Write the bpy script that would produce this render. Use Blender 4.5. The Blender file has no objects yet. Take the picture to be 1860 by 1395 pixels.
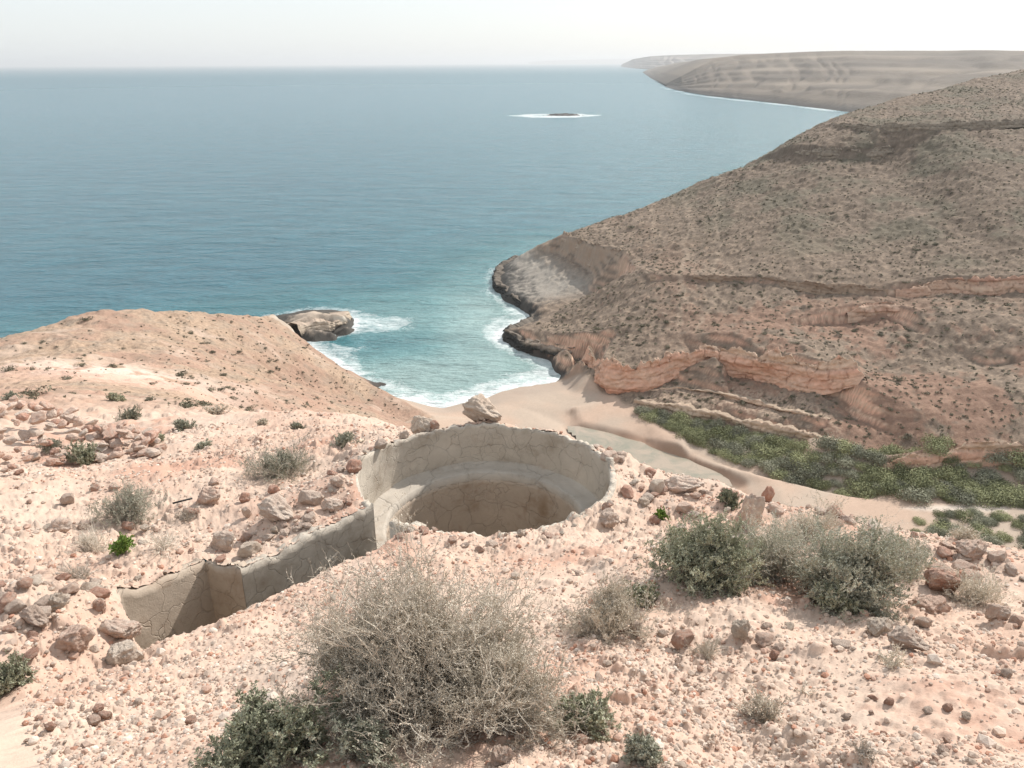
import bpy, math, random
import numpy as np
from mathutils import Matrix, Vector
from mathutils.geometry import delaunay_2d_cdt

# ------------------------------------------------------------------ camera, sky, sun
W0, H0, FPX = 1860.0, 1395.0, 1400.0
CAMZ = 50.0
PITCH = math.atan((697.5 - 113.5) / FPX)
ROLL = 0.0052
F_ = np.array([0, math.cos(PITCH), -math.sin(PITCH)])
U_ = np.array([0, math.sin(PITCH), math.cos(PITCH)])
X_ = np.array([1.0, 0, 0])
RIGHT = X_ * math.cos(ROLL) - U_ * math.sin(ROLL)
UP = U_ * math.cos(ROLL) + X_ * math.sin(ROLL)
C = bpy.context.scene.collection
sc = bpy.context.scene
cam_d = bpy.data.cameras.new("camera")
cam = bpy.data.objects.new("camera", cam_d)
C.objects.link(cam)
m = Matrix.Identity(4)
for i in range(3):
    m[i][0] = RIGHT[i]; m[i][1] = UP[i]; m[i][2] = -F_[i]
m[2][3] = CAMZ
cam.matrix_world = m
cam_d.sensor_width = 36
cam_d.lens = 36 * FPX / W0
cam_d.clip_start = 0.05
cam_d.clip_end = 200000
sc.camera = cam

SUN_AZ, SUN_EL = math.radians(44), math.radians(40)      # azimuth from +Y towards +X
w = bpy.data.worlds.new("World"); sc.world = w; w.use_nodes = True
nt = w.node_tree
sky = nt.nodes.new("ShaderNodeTexSky"); sky.sky_type = 'NISHITA'; sky.sun_disc = False
sky.sun_elevation = SUN_EL; sky.sun_rotation = SUN_AZ
sky.air_density = 1.0; sky.dust_density = 1.5; sky.ozone_density = 1.0; sky.altitude = 50
bg = nt.nodes["Background"]; bg.inputs[1].default_value = 0.15
# thin bright high cloud veiling the blue
mxs = nt.nodes.new("ShaderNodeMix"); mxs.data_type = 'RGBA'; mxs.inputs[0].default_value = 0.78
mxs.inputs[7].default_value = (4.6, 4.85, 5.0, 1)
nt.links.new(sky.outputs[0], mxs.inputs[6]); nt.links.new(mxs.outputs[2], bg.inputs[0])
sd = bpy.data.lights.new("sun", 'SUN'); sd.energy = 3.9; sd.angle = math.radians(0.6); sd.color = (1, 0.95, 0.88)
sun = bpy.data.objects.new("sun", sd); C.objects.link(sun)
sv = Vector((math.sin(SUN_AZ) * math.cos(SUN_EL), math.cos(SUN_AZ) * math.cos(SUN_EL), math.sin(SUN_EL)))
sun.rotation_euler = sv.to_track_quat('Z', 'Y').to_euler()
sun.location = (0, 0, 120)
sc.view_settings.view_transform = 'Standard'; sc.view_settings.look = 'None'
sc.view_settings.exposure = 0.38; sc.view_settings.gamma = 1
sc.cycles.max_bounces = 6; sc.cycles.diffuse_bounces = 3; sc.cycles.glossy_bounces = 2
sc.cycles.volume_bounces = 0; sc.cycles.transparent_max_bounces = 4
sc.cycles.use_denoising = True

rng = np.random.default_rng(7)
random.seed(7)

# ------------------------------------------------------------------ helpers
def ray(px, py):
    return F_ + (px - W0 / 2) / FPX * RIGHT + (H0 / 2 - py) / FPX * UP

def PZ(px, py, z):                      # point of the photo at absolute height z
    d = ray(px, py); t = (z - CAMZ) / d[2]
    return (d[0] * t, d[1] * t, z)

def PY(px, py, Y):                      # point of the photo at forward distance Y
    d = ray(px, py); t = Y / d[1]
    return (d[0] * t, Y, CAMZ + d[2] * t)

def smooth(a, b, x):
    t = np.clip((x - a) / (b - a), 0, 1)
    return t * t * (3 - 2 * t)

def _hash(ix, iy, seed):
    h = (ix * 374761393 + iy * 668265263 + seed * 2147483 + 1013904223) & 0xFFFFFFFF
    h = ((h ^ (h >> 13)) * 1274126177) & 0xFFFFFFFF
    return (h ^ (h >> 16)) & 0xFFFFFFFF

def noise(x, y, seed=0):                # 2-D gradient noise, about -0.7..0.7
    x = np.asarray(x, float); y = np.asarray(y, float)
    ix = np.floor(x).astype(np.int64); iy = np.floor(y).astype(np.int64)
    fx = x - ix; fy = y - iy
    u = fx * fx * fx * (fx * (fx * 6 - 15) + 10); v = fy * fy * fy * (fy * (fy * 6 - 15) + 10)
    def g(jx, jy, dx, dy):
        a = _hash(jx, jy, seed).astype(float) * (2 * math.pi / 4294967296.0)
        return np.cos(a) * dx + np.sin(a) * dy
    a = g(ix, iy, fx, fy); b = g(ix + 1, iy, fx - 1, fy)
    c = g(ix, iy + 1, fx, fy - 1); d = g(ix + 1, iy + 1, fx - 1, fy - 1)
    return (a + (b - a) * u) * (1 - v) + (c + (d - c) * u) * v

def fbm(x, y, octs=4, seed=0, gain=0.5):
    s = 0; a = 1.0; f = 1.0
    for o in range(octs):
        s = s + a * noise(x * f + o * 17.3, y * f - o * 9.1, seed + o); a *= gain; f *= 2.03
    return s

def lumps(x, y, seed, thr=0.5):         # rounded stones pressed in the soil: 0..1 and a per-stone random
    ix = np.floor(x).astype(np.int64); iy = np.floor(y).astype(np.int64)
    best = np.zeros_like(x); rid = np.zeros_like(x)
    for dx in (-1, 0, 1):
        for dy in (-1, 0, 1):
            jx = ix + dx; jy = iy + dy
            h = _hash(jx, jy, seed); h2 = _hash(jx, jy, seed + 77); h3 = _hash(jx, jy, seed + 191)
            cx = jx + (h & 1023) / 1023.0; cy = jy + ((h >> 10) & 1023) / 1023.0
            r = 0.2 + 0.5 * ((h2 & 1023) / 1023.0) ** 2
            on = ((h3 & 1023) / 1023.0) < thr
            an = (h3 >> 12 & 1023) / 1023.0 * 6.28
            ex = (x - cx); ey = (y - cy)
            qx = ex * np.cos(an) + ey * np.sin(an); qy = (-ex * np.sin(an) + ey * np.cos(an)) * 1.5
            d = 1 - (qx * qx + qy * qy) / (r * r)
            v = np.where(on, np.sqrt(np.clip(d, 0, 1)) * r * 1.4, 0)
            t = v > best
            best = np.where(t, v, best); rid = np.where(t, (h2 >> 10 & 1023) / 1023.0, rid)
    return best, rid

def seg_dist(x, y, line):
    d = np.full(np.shape(x), 1e9)
    for (ax, ay), (bx, by) in zip(line[:-1], line[1:]):
        vx, vy = bx - ax, by - ay
        t = np.clip(((x - ax) * vx + (y - ay) * vy) / (vx * vx + vy * vy + 1e-12), 0, 1)
        d = np.minimum(d, np.hypot(x - ax - t * vx, y - ay - t * vy))
    return d

def inside(x, y, poly):
    r = np.zeros(np.shape(x), bool); n = len(poly)
    for i in range(n):
        x0, y0 = poly[i]; x1, y1 = poly[(i + 1) % n]
        c = ((y0 > y) != (y1 > y)) & (x < (x1 - x0) * (y - y0) / (y1 - y0 + 1e-12) + x0)
        r ^= c
    return r

def sdf(x, y, poly):
    d = seg_dist(x, y, list(poly) + [poly[0]])
    return np.where(inside(x, y, poly), -d, d)

def tag(o, label=None, cat=None, group=None, kind=None):
    if label: o['label'] = label
    if cat: o['category'] = cat
    if group: o['group'] = group
    if kind: o['kind'] = kind
    return o

def mesh_np(name, V, Fq, mat=None, parent=None, flat=False, col=None, attrs=None, link=True):
    V = np.asarray(V, np.float32); Fq = np.asarray(Fq, np.int32); k = Fq.shape[1]
    me = bpy.data.meshes.new(name)
    me.vertices.add(len(V)); me.vertices.foreach_set("co", V.ravel())
    me.loops.add(Fq.size); me.loops.foreach_set("vertex_index", Fq.ravel())
    me.polygons.add(len(Fq)); me.polygons.foreach_set("loop_start", np.arange(0, Fq.size, k, dtype=np.int32))
    me.update(calc_edges=True)
    me.polygons.foreach_set("use_smooth", np.full(len(Fq), not flat))
    if col is not None:
        a = me.color_attributes.new("tint", 'FLOAT_COLOR', 'POINT')
        cc = np.ones((len(V), 4), np.float32); cc[:, :3] = col; a.data.foreach_set("color", cc.ravel())
    if attrs:
        for k_, v_ in attrs.items():
            a = me.attributes.new(k_, 'FLOAT', 'POINT'); a.data.foreach_set("value", np.asarray(v_, np.float32).ravel())
    if mat: me.materials.append(mat)
    if not link: return me
    o = bpy.data.objects.new(name, me); C.objects.link(o)
    if parent: o.parent = parent
    return o

def empty(name, loc, rz=0):
    o = bpy.data.objects.new(name, None); C.objects.link(o); o.location = loc; o.rotation_euler = (0, 0, rz)
    o.empty_display_size = 0.2
    return o

# ------------------------------------------------------------------ materials
class NB:
    def __init__(s, name):
        s.m = bpy.data.materials.new(name); s.m.use_nodes = True; s.t = s.m.node_tree
        s.b = s.t.nodes["Principled BSDF"]
    def n(s, typ, **kw):
        n = s.t.nodes.new(typ)
        for k, v in kw.items():
            if k.startswith('i_'):
                key = k[2:].replace('_', ' ')
                n.inputs[int(key) if key.isdigit() else key].default_value = v
            else: setattr(n, k, v)
        return n
    def l(s, a, b): s.t.links.new(a, b)
    def ramp(s, fac, stops):
        r = s.n('ShaderNodeValToRGB'); e = r.color_ramp.elements
        while len(e) < len(stops): e.new(0.5)
        for q, (p, c) in zip(e, stops): q.position = p; q.color = (*c, 1) if len(c) == 3 else c
        s.l(fac, r.inputs[0]); return r.outputs[0]
    def mix(s, fac, a, b, mode='MIX'):
        x = s.n('ShaderNodeMix', data_type='RGBA', blend_type=mode)
        for inp, v in ((x.inputs[0], fac), (x.inputs[6], a), (x.inputs[7], b)):
            if hasattr(v, 'default_value') or hasattr(v, 'links'): s.l(v, inp)
            elif isinstance(v, (int, float)): inp.default_value = v
            else: inp.default_value = (*v, 1)
        return x.outputs[2]
    def math(s, op, a, b=0.0, c=None):
        x = s.n('ShaderNodeMath', operation=op)
        for i, v in enumerate((a, b) if c is None else (a, b, c)):
            if isinstance(v, (int, float)): x.inputs[i].default_value = v
            else: s.l(v, x.inputs[i])
        return x.outputs[0]
    def noise(s, scale, detail=5, vec=None, rough=0.55, dist=0.0):
        x = s.n('ShaderNodeTexNoise'); x.inputs['Scale'].default_value = scale; x.inputs['Detail'].default_value = detail
        x.inputs['Roughness'].default_value = rough; x.inputs['Distortion'].default_value = dist
        if vec: s.l(vec, x.inputs['Vector'])
        return x.outputs[0]
    def bump(s, h, strength, dist, prev=None):
        b = s.n('ShaderNodeBump'); b.inputs['Strength'].default_value = strength; b.inputs['Distance'].default_value = dist
        s.l(h, b.inputs['Height'])
        if prev: s.l(prev, b.inputs['Normal'])
        return b.outputs[0]
    def pos(s):
        return s.n('ShaderNodeNewGeometry').outputs['Position']
    def objco(s):
        return s.n('ShaderNodeTexCoord').outputs['Object']

def terrain_mat(name, s1, s2, amp, bd, rough=0.92):
    b = NB(name); p = b.pos()
    a = b.n('ShaderNodeAttribute', attribute_name='tint').outputs['Color']
    n1 = b.noise(s1, 6, p, 0.65); n2 = b.noise(s2, 4, p, 0.6)
    k = b.math('MULTIPLY_ADD', n1, amp * 2, 1 - amp)
    k2 = b.math('MULTIPLY_ADD', n2, amp * 1.6, 1 - amp * 0.8)
    kk = b.math('MULTIPLY', k, k2)
    sc_ = b.n('ShaderNodeVectorMath', operation='SCALE'); b.l(a, sc_.inputs[0]); b.l(kk, sc_.inputs['Scale'])
    b.l(sc_.outputs[0], b.b.inputs['Base Color'])
    b.b.inputs['Roughness'].default_value = rough; b.b.inputs['Specular IOR Level'].default_value = 0.15
    nn = b.bump(n2, 0.55, bd, b.bump(n1, 0.5, bd * 3))
    b.l(nn, b.b.inputs['Normal'])
    return b.m

def rock_mat(name, c1, c2, c3, scale=6.0):
    b = NB(name); o = b.objco()
    rnd = b.n('ShaderNodeObjectInfo').outputs['Random']
    n1 = b.noise(scale * 0.35, 5, o, 0.6, 0.4); n2 = b.noise(scale * 2.5, 6, o, 0.7)
    col = b.ramp(b.math('ADD', n1, b.math('MULTIPLY_ADD', rnd, 0.22, -0.11)), [(0.34, c1), (0.5, c2), (0.66, c3)])
    col = b.mix(b.math('MULTIPLY', n2, 0.2), col, tuple(v * 0.62 for v in c2))
    v = b.n('ShaderNodeTexVoronoi'); v.inputs['Scale'].default_value = scale * 2.2; b.l(o, v.inputs['Vector'])
    pit = b.ramp(v.outputs['Distance'], [(0.08, (0, 0, 0)), (0.32, (1, 1, 1))])
    col = b.mix(b.math('MULTIPLY', b.math('SUBTRACT', 1.0, pit), 0.2), col, tuple(x * 0.45 for x in c2))
    b.l(col, b.b.inputs['Base Color'])
    b.b.inputs['Roughness'].default_value = 0.9; b.b.inputs['Specular IOR Level'].default_value = 0.15
    b.l(b.bump(pit, 0.5, 0.02, b.bump(n2, 0.9, 0.03)), b.b.inputs['Normal'])
    return b.m

def plaster_mat(name, base, crack=2.6, warm=0.0):
    b = NB(name); p = b.pos()
    nw = b.n('ShaderNodeTexNoise'); nw.inputs['Scale'].default_value = 2.2; nw.inputs['Detail'].default_value = 4; b.l(p, nw.inputs['Vector'])
    mx = b.n('ShaderNodeVectorMath', operation='MULTIPLY_ADD'); b.l(nw.outputs['Color'], mx.inputs[0])
    mx.inputs[1].default_value = (0.5, 0.5, 0.5); b.l(p, mx.inputs[2])
    v = b.n('ShaderNodeTexVoronoi', feature='DISTANCE_TO_EDGE'); v.inputs['Scale'].default_value = crack; b.l(mx.outputs[0], v.inputs['Vector'])
    v2 = b.n('ShaderNodeTexVoronoi', feature='DISTANCE_TO_EDGE'); v2.inputs['Scale'].default_value = crack * 2.3; b.l(mx.outputs[0], v2.inputs['Vector'])
    n1 = b.noise(1.7, 6, p, 0.65); n2 = b.noise(14, 5, p, 0.6); n3 = b.noise(70, 3, p)
    msk = b.ramp(b.noise(1.1, 3, p), [(0.42, (0, 0, 0)), (0.6, (1, 1, 1))])
    c1 = b.ramp(v.outputs['Distance'], [(0.0, (1, 1, 1)), (0.007, (0.55, 0.55, 0.55)), (0.02, (0, 0, 0))])
    c2 = b.ramp(v2.outputs['Distance'], [(0.0, (.8, .8, .8)), (0.02, (0, 0, 0))])
    ck = b.math('MAXIMUM', c1, b.math('MULTIPLY', b.math('MULTIPLY', c2, msk), 0.8))
    lo = tuple(x * 0.6 * (1 - 0.1 * i * (1 + warm)) for i, x in enumerate(base))
    col = b.ramp(n1, [(0.3, lo), (0.48, base), (0.7, tuple(min(1, x * 1.18) for x in base))])
    col = b.mix(b.math('MULTIPLY', n2, 0.3), col, tuple(x * 0.75 for x in base))
    st = b.ramp(b.noise(3.3, 5, p, 0.7, 1.0), [(0.55, (0, 0, 0)), (0.72, (1, 1, 1))])
    col = b.mix(b.math('MULTIPLY', st, 0.35 + 0.2 * warm), col, (0.3, 0.2, 0.14))
    col = b.mix(b.math('MULTIPLY', b.math('MULTIPLY', ck, b.ramp(n2, [(.4, (.2, .2, .2)), (.65, (1, 1, 1))])), 0.33), col, (0.10, 0.085, 0.07))
    b.l(col, b.b.inputs['Base Color']); b.b.inputs['Roughness'].default_value = 0.9; b.b.inputs['Specular IOR Level'].default_value = 0.15
    h = b.math('SUBTRACT', b.math('MULTIPLY_ADD', n2, 0.6, b.math('MULTIPLY', n3, 0.3)), b.math('MULTIPLY', ck, .8))
    b.l(b.bump(h, 0.7, 0.012), b.b.inputs['Normal'])
    return b.m

def leaf_mat(name, c1, c2, trans=0.0, rough=0.8):
    b = NB(name)
    rnd = b.n('ShaderNodeObjectInfo').outputs['Random']
    n = b.noise(3.0, 3, b.pos(), 0.7)
    n2 = b.noise(60.0, 2, b.pos(), 0.7)
    f = b.math('ADD', b.math('MULTIPLY_ADD', rnd, 0.3, -0.15), b.math('MULTIPLY_ADD', n2, 0.5, b.math('MULTIPLY', n, 0.5)))
    b.l(b.ramp(f, [(0.32, c1), (0.68, c2)]), b.b.inputs['Base Color'])
    b.b.inputs['Roughness'].default_value = rough; b.b.inputs['Specular IOR Level'].default_value = 0.12
    return b.m

# ------------------------------------------------------------------ terrain control points
def R_(x, y, z): return (x, y, z + CAMZ)
PC = np.array([-0.32, 7.88]); PR = 1.45; PRI = 1.19          # the round pit
def rimz(x, y): return CAMZ - 4.42 - 0.085 * (y - 7.88) + 0.05 * np.clip(-(x + 1.3), 0, 1.5)

NEAR = [R_(0, 0, -1.6), R_(-3, 0, -2.0), R_(3, 0, -1.5), R_(0, -3, -.7), R_(-6, -3, -1.6), R_(6, -3, -.6),
        R_(-8, 2, -3.6), R_(7, 2, -2.6), R_(-12, -6, -1.5), R_(12, -6, 0.3), R_(0, -14, 1.0),
        PY(930, 1395, 2.05), PY(0, 1395, 2.3), PY(1860, 1395, 2.0), PY(930, 1250, 2.95), PY(400, 1250, 3.2),
        PY(1500, 1250, 2.9), PY(1500, 1100, 4.2), PY(1800, 1100, 4.3), PY(1100, 1080, 4.4), PY(1000, 1000, 5.8),
        PY(1200, 950, 6.7), PY(1500, 960, 6.3), PY(1750, 1000, 5.7), PY(1150, 850, 8.6), PY(1300, 890, 8.2),
        PY(1500, 938, 7.6), PY(1700, 982, 7.0), PY(1860, 1008, 6.6), R_(3, 11, -7.2), R_(6, 9.5, -6.8), R_(8.5, 7.5, -6.0),
        R_(0, 12, -6.9), R_(2, 15, -9.8), R_(7, 14, -10.5), R_(12, 10, -9.5),
        R_(-2.53, 5.95, -4.33), R_(-3.27, 5.34, -4.2), R_(-2.66, 4.45, -3.98), R_(-2.18, 5.0, -4.05), R_(-1.62, 5.7, -4.17),
        PY(0, 1100, 5.1), PY(0, 1000, 6.3), PY(0, 900, 8.0), PY(400, 930, 7.4), PY(600, 850, 9.0), PY(250, 850, 10.),
        PY(0, 850, 11.5), PY(150, 800, 15), PY(500, 780, 14), PY(700, 775, 12), PY(600, 742, 17), PY(0, 760, 20),
        PY(300, 732, 24), PY(0, 702, 32), PY(-300, 850, 11), PY(-300, 1100, 5), PY(-300, 730, 24)]
for a in range(0, 360, 30):
    x = PC[0] + (PR + .05) * math.cos(math.radians(a)); y = PC[1] + (PR + .05) * math.sin(math.radians(a))
    NEAR.append((x, y, float(rimz(x, y))))
NEAR = np.array(NEAR)

def tps_fit(P):
    n = len(P); d = np.hypot(P[:, None, 0] - P[None, :, 0], P[:, None, 1] - P[None, :, 1])
    K = np.where(d > 0, d * d * np.log(d + 1e-9), 0) + np.eye(n) * 0.02
    A = np.zeros((n + 3, n + 3)); A[:n, :n] = K; A[:n, n] = 1; A[:n, n + 1:] = P[:, :2]; A[n:, :n] = A[:n, n:].T
    return np.linalg.solve(A, np.r_[P[:, 2], 0, 0, 0])
TW = tps_fit(NEAR)
def tps(x, y):
    s = TW[-3] + TW[-2] * x + TW[-1] * y
    for (px, py, _), wi in zip(NEAR, TW):
        d2 = (x - px) ** 2 + (y - py) ** 2 + 1e-12
        s = s + wi * 0.5 * d2 * np.log(d2)
    return s
# raster of the near surface for quick lookup
NG = 0.1; nx0, ny0 = -26, -16; NXn, NYn = 520, 560
_gx, _gy = np.meshgrid(nx0 + NG * np.arange(NXn), ny0 + NG * np.arange(NYn))
NRAS = tps(_gx, _gy)

def bil(ras, x, y, x0, y0, g):
    fx = np.clip((x - x0) / g, 0, ras.shape[1] - 1.001); fy = np.clip((y - y0) / g, 0, ras.shape[0] - 1.001)
    ix = fx.astype(int); iy = fy.astype(int); fx = fx - ix; fy = fy - iy
    return (ras[iy, ix] * (1 - fx) + ras[iy, ix + 1] * fx) * (1 - fy) + (ras[iy + 1, ix] * (1 - fx) + ras[iy + 1, ix + 1] * fx) * fy

def ledge(top, drop, dy):
    ln(*top); out = []
    for i_, p in enumerate(top):
        a = top[max(0, i_ - 1)]; b_ = top[min(len(top) - 1, i_ + 1)]
        tx_, ty_ = b_[0] - a[0], b_[1] - a[1]; q = math.hypot(tx_, ty_)
        out.append((p[0] + ty_ / q * dy, p[1] - tx_ / q * dy, p[2] - drop))
    ln(*out)
L = []        # breaklines of the far land, each a list of 3-D points
def ln(*p): L.append(list(p))
def lz(z, *pp): L.append([PZ(a, b, z) for a, b in pp])
# waterline, from the hidden west coast round the spur into the cove, and on round the right headland
shore_left = [(-260, 150, 0), (-190, 138, 0), (-120, 132, 0), (-86, 140, 0), (-66, 150, 0), (-52, 158, 0), PZ(560, 563, 0), PZ(600, 562, 0), PZ(630, 566, 0), PZ(640, 580, 0), PZ(636, 598, 0),
              PZ(600, 608, 0), PZ(560, 612, 0), PZ(548, 616, 0), PZ(565, 634, 0), PZ(600, 656, 0), PZ(640, 682, 0), PZ(690, 700, 0), PZ(730, 716, 0), PZ(770, 735, 0), PZ(800, 742, 0)]
shore_beach = [PZ(800, 742, 0), PZ(850, 729, 0), PZ(885, 722, 0), PZ(905, 711, 0), PZ(940, 702, 0), PZ(985, 697, 0), PZ(1015, 692, 0), PZ(1054, 686, 0)]
shore_right = [PZ(1054, 686, 0), PZ(1056, 668, 0), PZ(1000, 653, 0), PZ(960, 643, 0), PZ(930, 630, 0), PZ(911, 613, 0), PZ(920, 600, 0), PZ(950, 587, 0),
               PZ(968, 576, 0), PZ(945, 561, 0), PZ(918, 545, 0), PZ(899, 525, 0), PZ(896, 505, 0), PZ(903, 489, 0), PZ(925, 476, 0), PZ(955, 468, 0),
               (16, 222, 0), (40, 232, 0), (62, 250, 0), (84, 280, 0), (100, 330, 0), (130, 390, 0), (180, 450, 0), (260, 520, 0)]
SHORE = shore_left + shore_beach[1:] + shore_right[1:]
L.append(SHORE)
# sea bed a little off shore
def off(line, d, z):
    out = []
    for i, p in enumerate(line):
        a = line[max(0, i - 1)]; b = line[min(len(line) - 1, i + 1)]
        t = np.array([b[0] - a[0], b[1] - a[1]]); t = t / (np.linalg.norm(t) + 1e-9)
        out.append((p[0] - t[1] * d, p[1] + t[0] * d, z))
    return out
# --- left spur
ln(PY(-260, 690, 62), PY(-100, 662, 68), PY(0, 630, 75), PY(60, 604, 82), PY(150, 574, 90), PY(250, 559, 98), PY(350, 564, 106), PY(430, 567, 115), PY(480, 572, 124), PY(500, 585, 128), PY(540, 609, 130))
ln(PY(540, 609, 130), PY(570, 634, 123), PY(600, 656, 118), PY(640, 683, 112), PY(668, 695, 111))
ln(PY(-260, 690, 62), (-150, 90, 12), (-95, 108, 9), (-78, 120, 8), (-60, 132, 7))
ln(PZ(668, 700, 1.8), PZ(720, 722, 1.6), PZ(775, 750, 1.8), PZ(800, 757, 1.8))
for a in [(200, 680, 55), (350, 650, 75), (500, 680, 85), (400, 605, 100), (150, 620, 76), (600, 720, 86), (690, 745, 86), (770, 752, 98),
          (0, 670, 52), (350, 700, 56), (500, 730, 60), (650, 762, 50), (740, 768, 78), (-200, 760, 36), (250, 600, 88), (300, 715, 40), (100, 690, 42), (560, 650, 108)]:
    L.append([PY(*a)])
# --- rock tongue at its tip
ln(PZ(488, 574, 5.0), PZ(500, 570, 4.4), PZ(560, 568, 3.2), PZ(612, 569, 3.2), PZ(630, 575, 2.6))
ln(PZ(500, 582, 5.0), PZ(520, 586, 3.8), PZ(560, 593, 2.4), PZ(600, 595, 2.0), PZ(628, 590, 1.9))
ln(PZ(506, 596, 0.3), PZ(530, 607, 0.2), PZ(560, 610, 0.2))
# --- beach and wadi floor
for a in [(850, 760, 1.7), (900, 735, .9), (950, 740, 1.2), (1000, 712, .9), (1040, 715, 1.2), (1000, 780, 1.6), (1100, 728, 2.0), (1180, 770, 2.2), (1240, 812, 2.3),
          (1450, 840, 2.6), (1600, 860, 2.8), (1800, 880, 3.2), (1400, 870, 2.2), (1600, 906, 2.6), (1860, 915, 3.0), (2050, 930, 3.5), (2050, 880, 4)]:
    L.append([PZ(*a)])
ln(*[PZ(a, b, 2.1) for a, b in ((1036, 738), (1058, 763), (1120, 782), (1180, 800), (1260, 822), (1330, 845), (1430, 874), (1560, 902))])
ln(*[PZ(a, b, 1.3) for a, b in ((1030, 741), (1054, 769), (1116, 789), (1176, 807), (1256, 829), (1326, 853), (1426, 882), (1556, 909))])
ln(*[PZ(a, b, 0.7) for a, b in ((1035, 776), (1100, 792), (1170, 812), (1250, 840), (1300, 862))])
ln(*[PZ(a, b, 0.7) for a, b in ((1035, 784), (1090, 812), (1160, 850), (1250, 880), (1320, 890))])
# hidden foot of our own slope
ln((-22, 92, 3), (-10, 90, 2), (0, 88, 2), (10, 84, 2), (20, 80, 2), (32, 74, 2.2), (45, 66, 2.6), (56, 60, 3), (75, 50, 5))
ln((-14, 55, 20), (0, 48, 21), (15, 44, 20), (30, 38, 20), (45, 30, 22))
ln((0, 25, 35.6), (10, 23, 34.0), (20, 17, 36.0), (30, 8, 40))
# --- right hillside: foot of the cliff, its top, benches
foot = [PZ(1056, 676, .3), PZ(1075, 692, .8), PZ(1110, 711, 1.8), PZ(1160, 705, 3.4), PZ(1220, 686, 4.8), PZ(1280, 672, 5.6), PZ(1330, 680, 5.8), PZ(1400, 691, 6.2), PZ(1480, 707, 6.8), PZ(1535, 700, 8.0)]
L.append(foot)
ln(PZ(1058, 642, 5.0), PZ(1090, 652, 5.6), PZ(1150, 668, 6.2), PZ(1220, 648, 8.2), PZ(1300, 636, 9.4), PZ(1400, 640, 9.8), PZ(1480, 650, 10.4), PZ(1535, 655, 11.2), PZ(1560, 690, 9.6))
ln(PZ(930, 598, 2.0), PZ(965, 600, 3.0), PZ(1000, 612, 3.6), PZ(1030, 628, 4.4), PZ(1058, 642, 5.0))
# bench edges under it
ln(PZ(1130, 716, 2.6), PZ(1240, 704, 4.6), PZ(1330, 720, 5.2), PZ(1440, 744, 5.6), PZ(1500, 757, 6.0))
ln(PZ(1132, 719, 2.4), PZ(1240, 711, 4.0), PZ(1330, 728, 4.5), PZ(1440, 752, 4.9), PZ(1500, 766, 5.3))
ln(PZ(1200, 724, 3.6), PZ(1300, 738, 4.0), PZ(1400, 762, 4.3), PZ(1465, 786, 4.5), PZ(1560, 812, 4.8))
ledge([PZ(1610, 822, 5.0), PZ(1650, 816, 5.6), PZ(1720, 806, 6.6), PZ(1790, 800, 7.2), PZ(1860, 796, 7.6), PZ(2050, 798, 8.2)], 2.7, 1.3)
ln(PZ(1150, 736, 2.3), PZ(1250, 757, 2.4), PZ(1380, 786, 2.6), PZ(1460, 806, 2.8), PZ(1555, 828, 3.2))
ln(PZ(1640, 840, 2.9), PZ(1720, 845, 3.1), PZ(1860, 850, 3.4), PZ(2050, 860, 3.8))
# mid slope and the long ledge
for a in [(1100, 600, 7.0), (1250, 590, 9.5), (1400, 590, 11.2), (1050, 590, 4.5), (1000, 585, 3.2), ]:
    L.append([PZ(*a)])
for a in [(1600, 690, 103), (1700, 700, 98), (1860, 700, 96), (1700, 620, 109), (1860, 590, 108), (1600, 615, 113), (2050, 700, 94), (2050, 600, 105), (1700, 760, 91), (1860, 760, 90.5), (1550, 760, 95.5), (1620, 790, 90.5), (1960, 740, 92)]:
    L.append([PY(*a)])
ledge([PZ(1200, 496, 14.0), PZ(1300, 499, 14.6), PZ(1400, 505, 15), PZ(1500, 515, 15.2), PZ(1600, 520, 15.6)], 1.3, .7)
ledge([PZ(1640, 514, 16.2), PZ(1720, 505, 17.2), PZ(1800, 503, 17.8), PZ(1860, 500, 18.2), PZ(2050, 500, 19)], 2.6, 1.3)
ledge([PZ(1500, 556, 13.3), PZ(1560, 552, 13.6), PZ(1620, 548, 14.0), PZ(1655, 560, 13.8)], 2.6, 1.0)
ledge([PY(1790, 640, 104.5), PY(1860, 625, 104.5), PY(2050, 620, 104)], 1.8, 1.2)
ledge([PZ(1000, 604, 4.4), PZ(1120, 600, 7.4), PZ(1240, 602, 9.6), PZ(1340, 606, 10.6)], .8, .6)

# headland nose: top edge, foot, pale shelf
ln(PZ(1014, 424, 10.2), PZ(1040, 432, 10.8), PZ(1080, 446, 11.6), PZ(1130, 453, 12.8), PZ(1142, 466, 13), PZ(1150, 490, 12.6), PZ(1200, 496, 14.0))
ln(PZ(955, 462, 4.6), PZ(975, 462, 5.6), PZ(1010, 458, 6.4), PZ(1040, 470, 6.6), PZ(1070, 490, 6.2))
ln(PZ(950, 505, 2.2), PZ(985, 525, 2.9), PZ(1020, 537, 3.3), PZ(1060, 540, 3.8), PZ(1095, 533, 5.2), PZ(1125, 512, 7.6), PZ(1146, 497, 11.2))
ln(PZ(925, 492, 2.0), PZ(918, 515, 1.8), PZ(940, 540, 2.0), PZ(975, 560, 2.2), PZ(1000, 572, 2.4))
ln(PZ(930, 486, 2.4), PZ(955, 480, 3.4))
# upper slope ledges
ledge([PZ(1432, 262, 31.0), PZ(1500, 268, 31.2), PZ(1600, 268, 31.6), PZ(1700, 262, 32.2), PZ(1860, 254, 33.2), PZ(2050, 250, 34)], 2.8, 1.5)
ledge([PZ(1520, 222, 35.8), PZ(1600, 226, 36.2), PZ(1700, 224, 36.8), PZ(1860, 216, 37.8), PZ(2050, 210, 39)], 1.2, 1.2)

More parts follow.
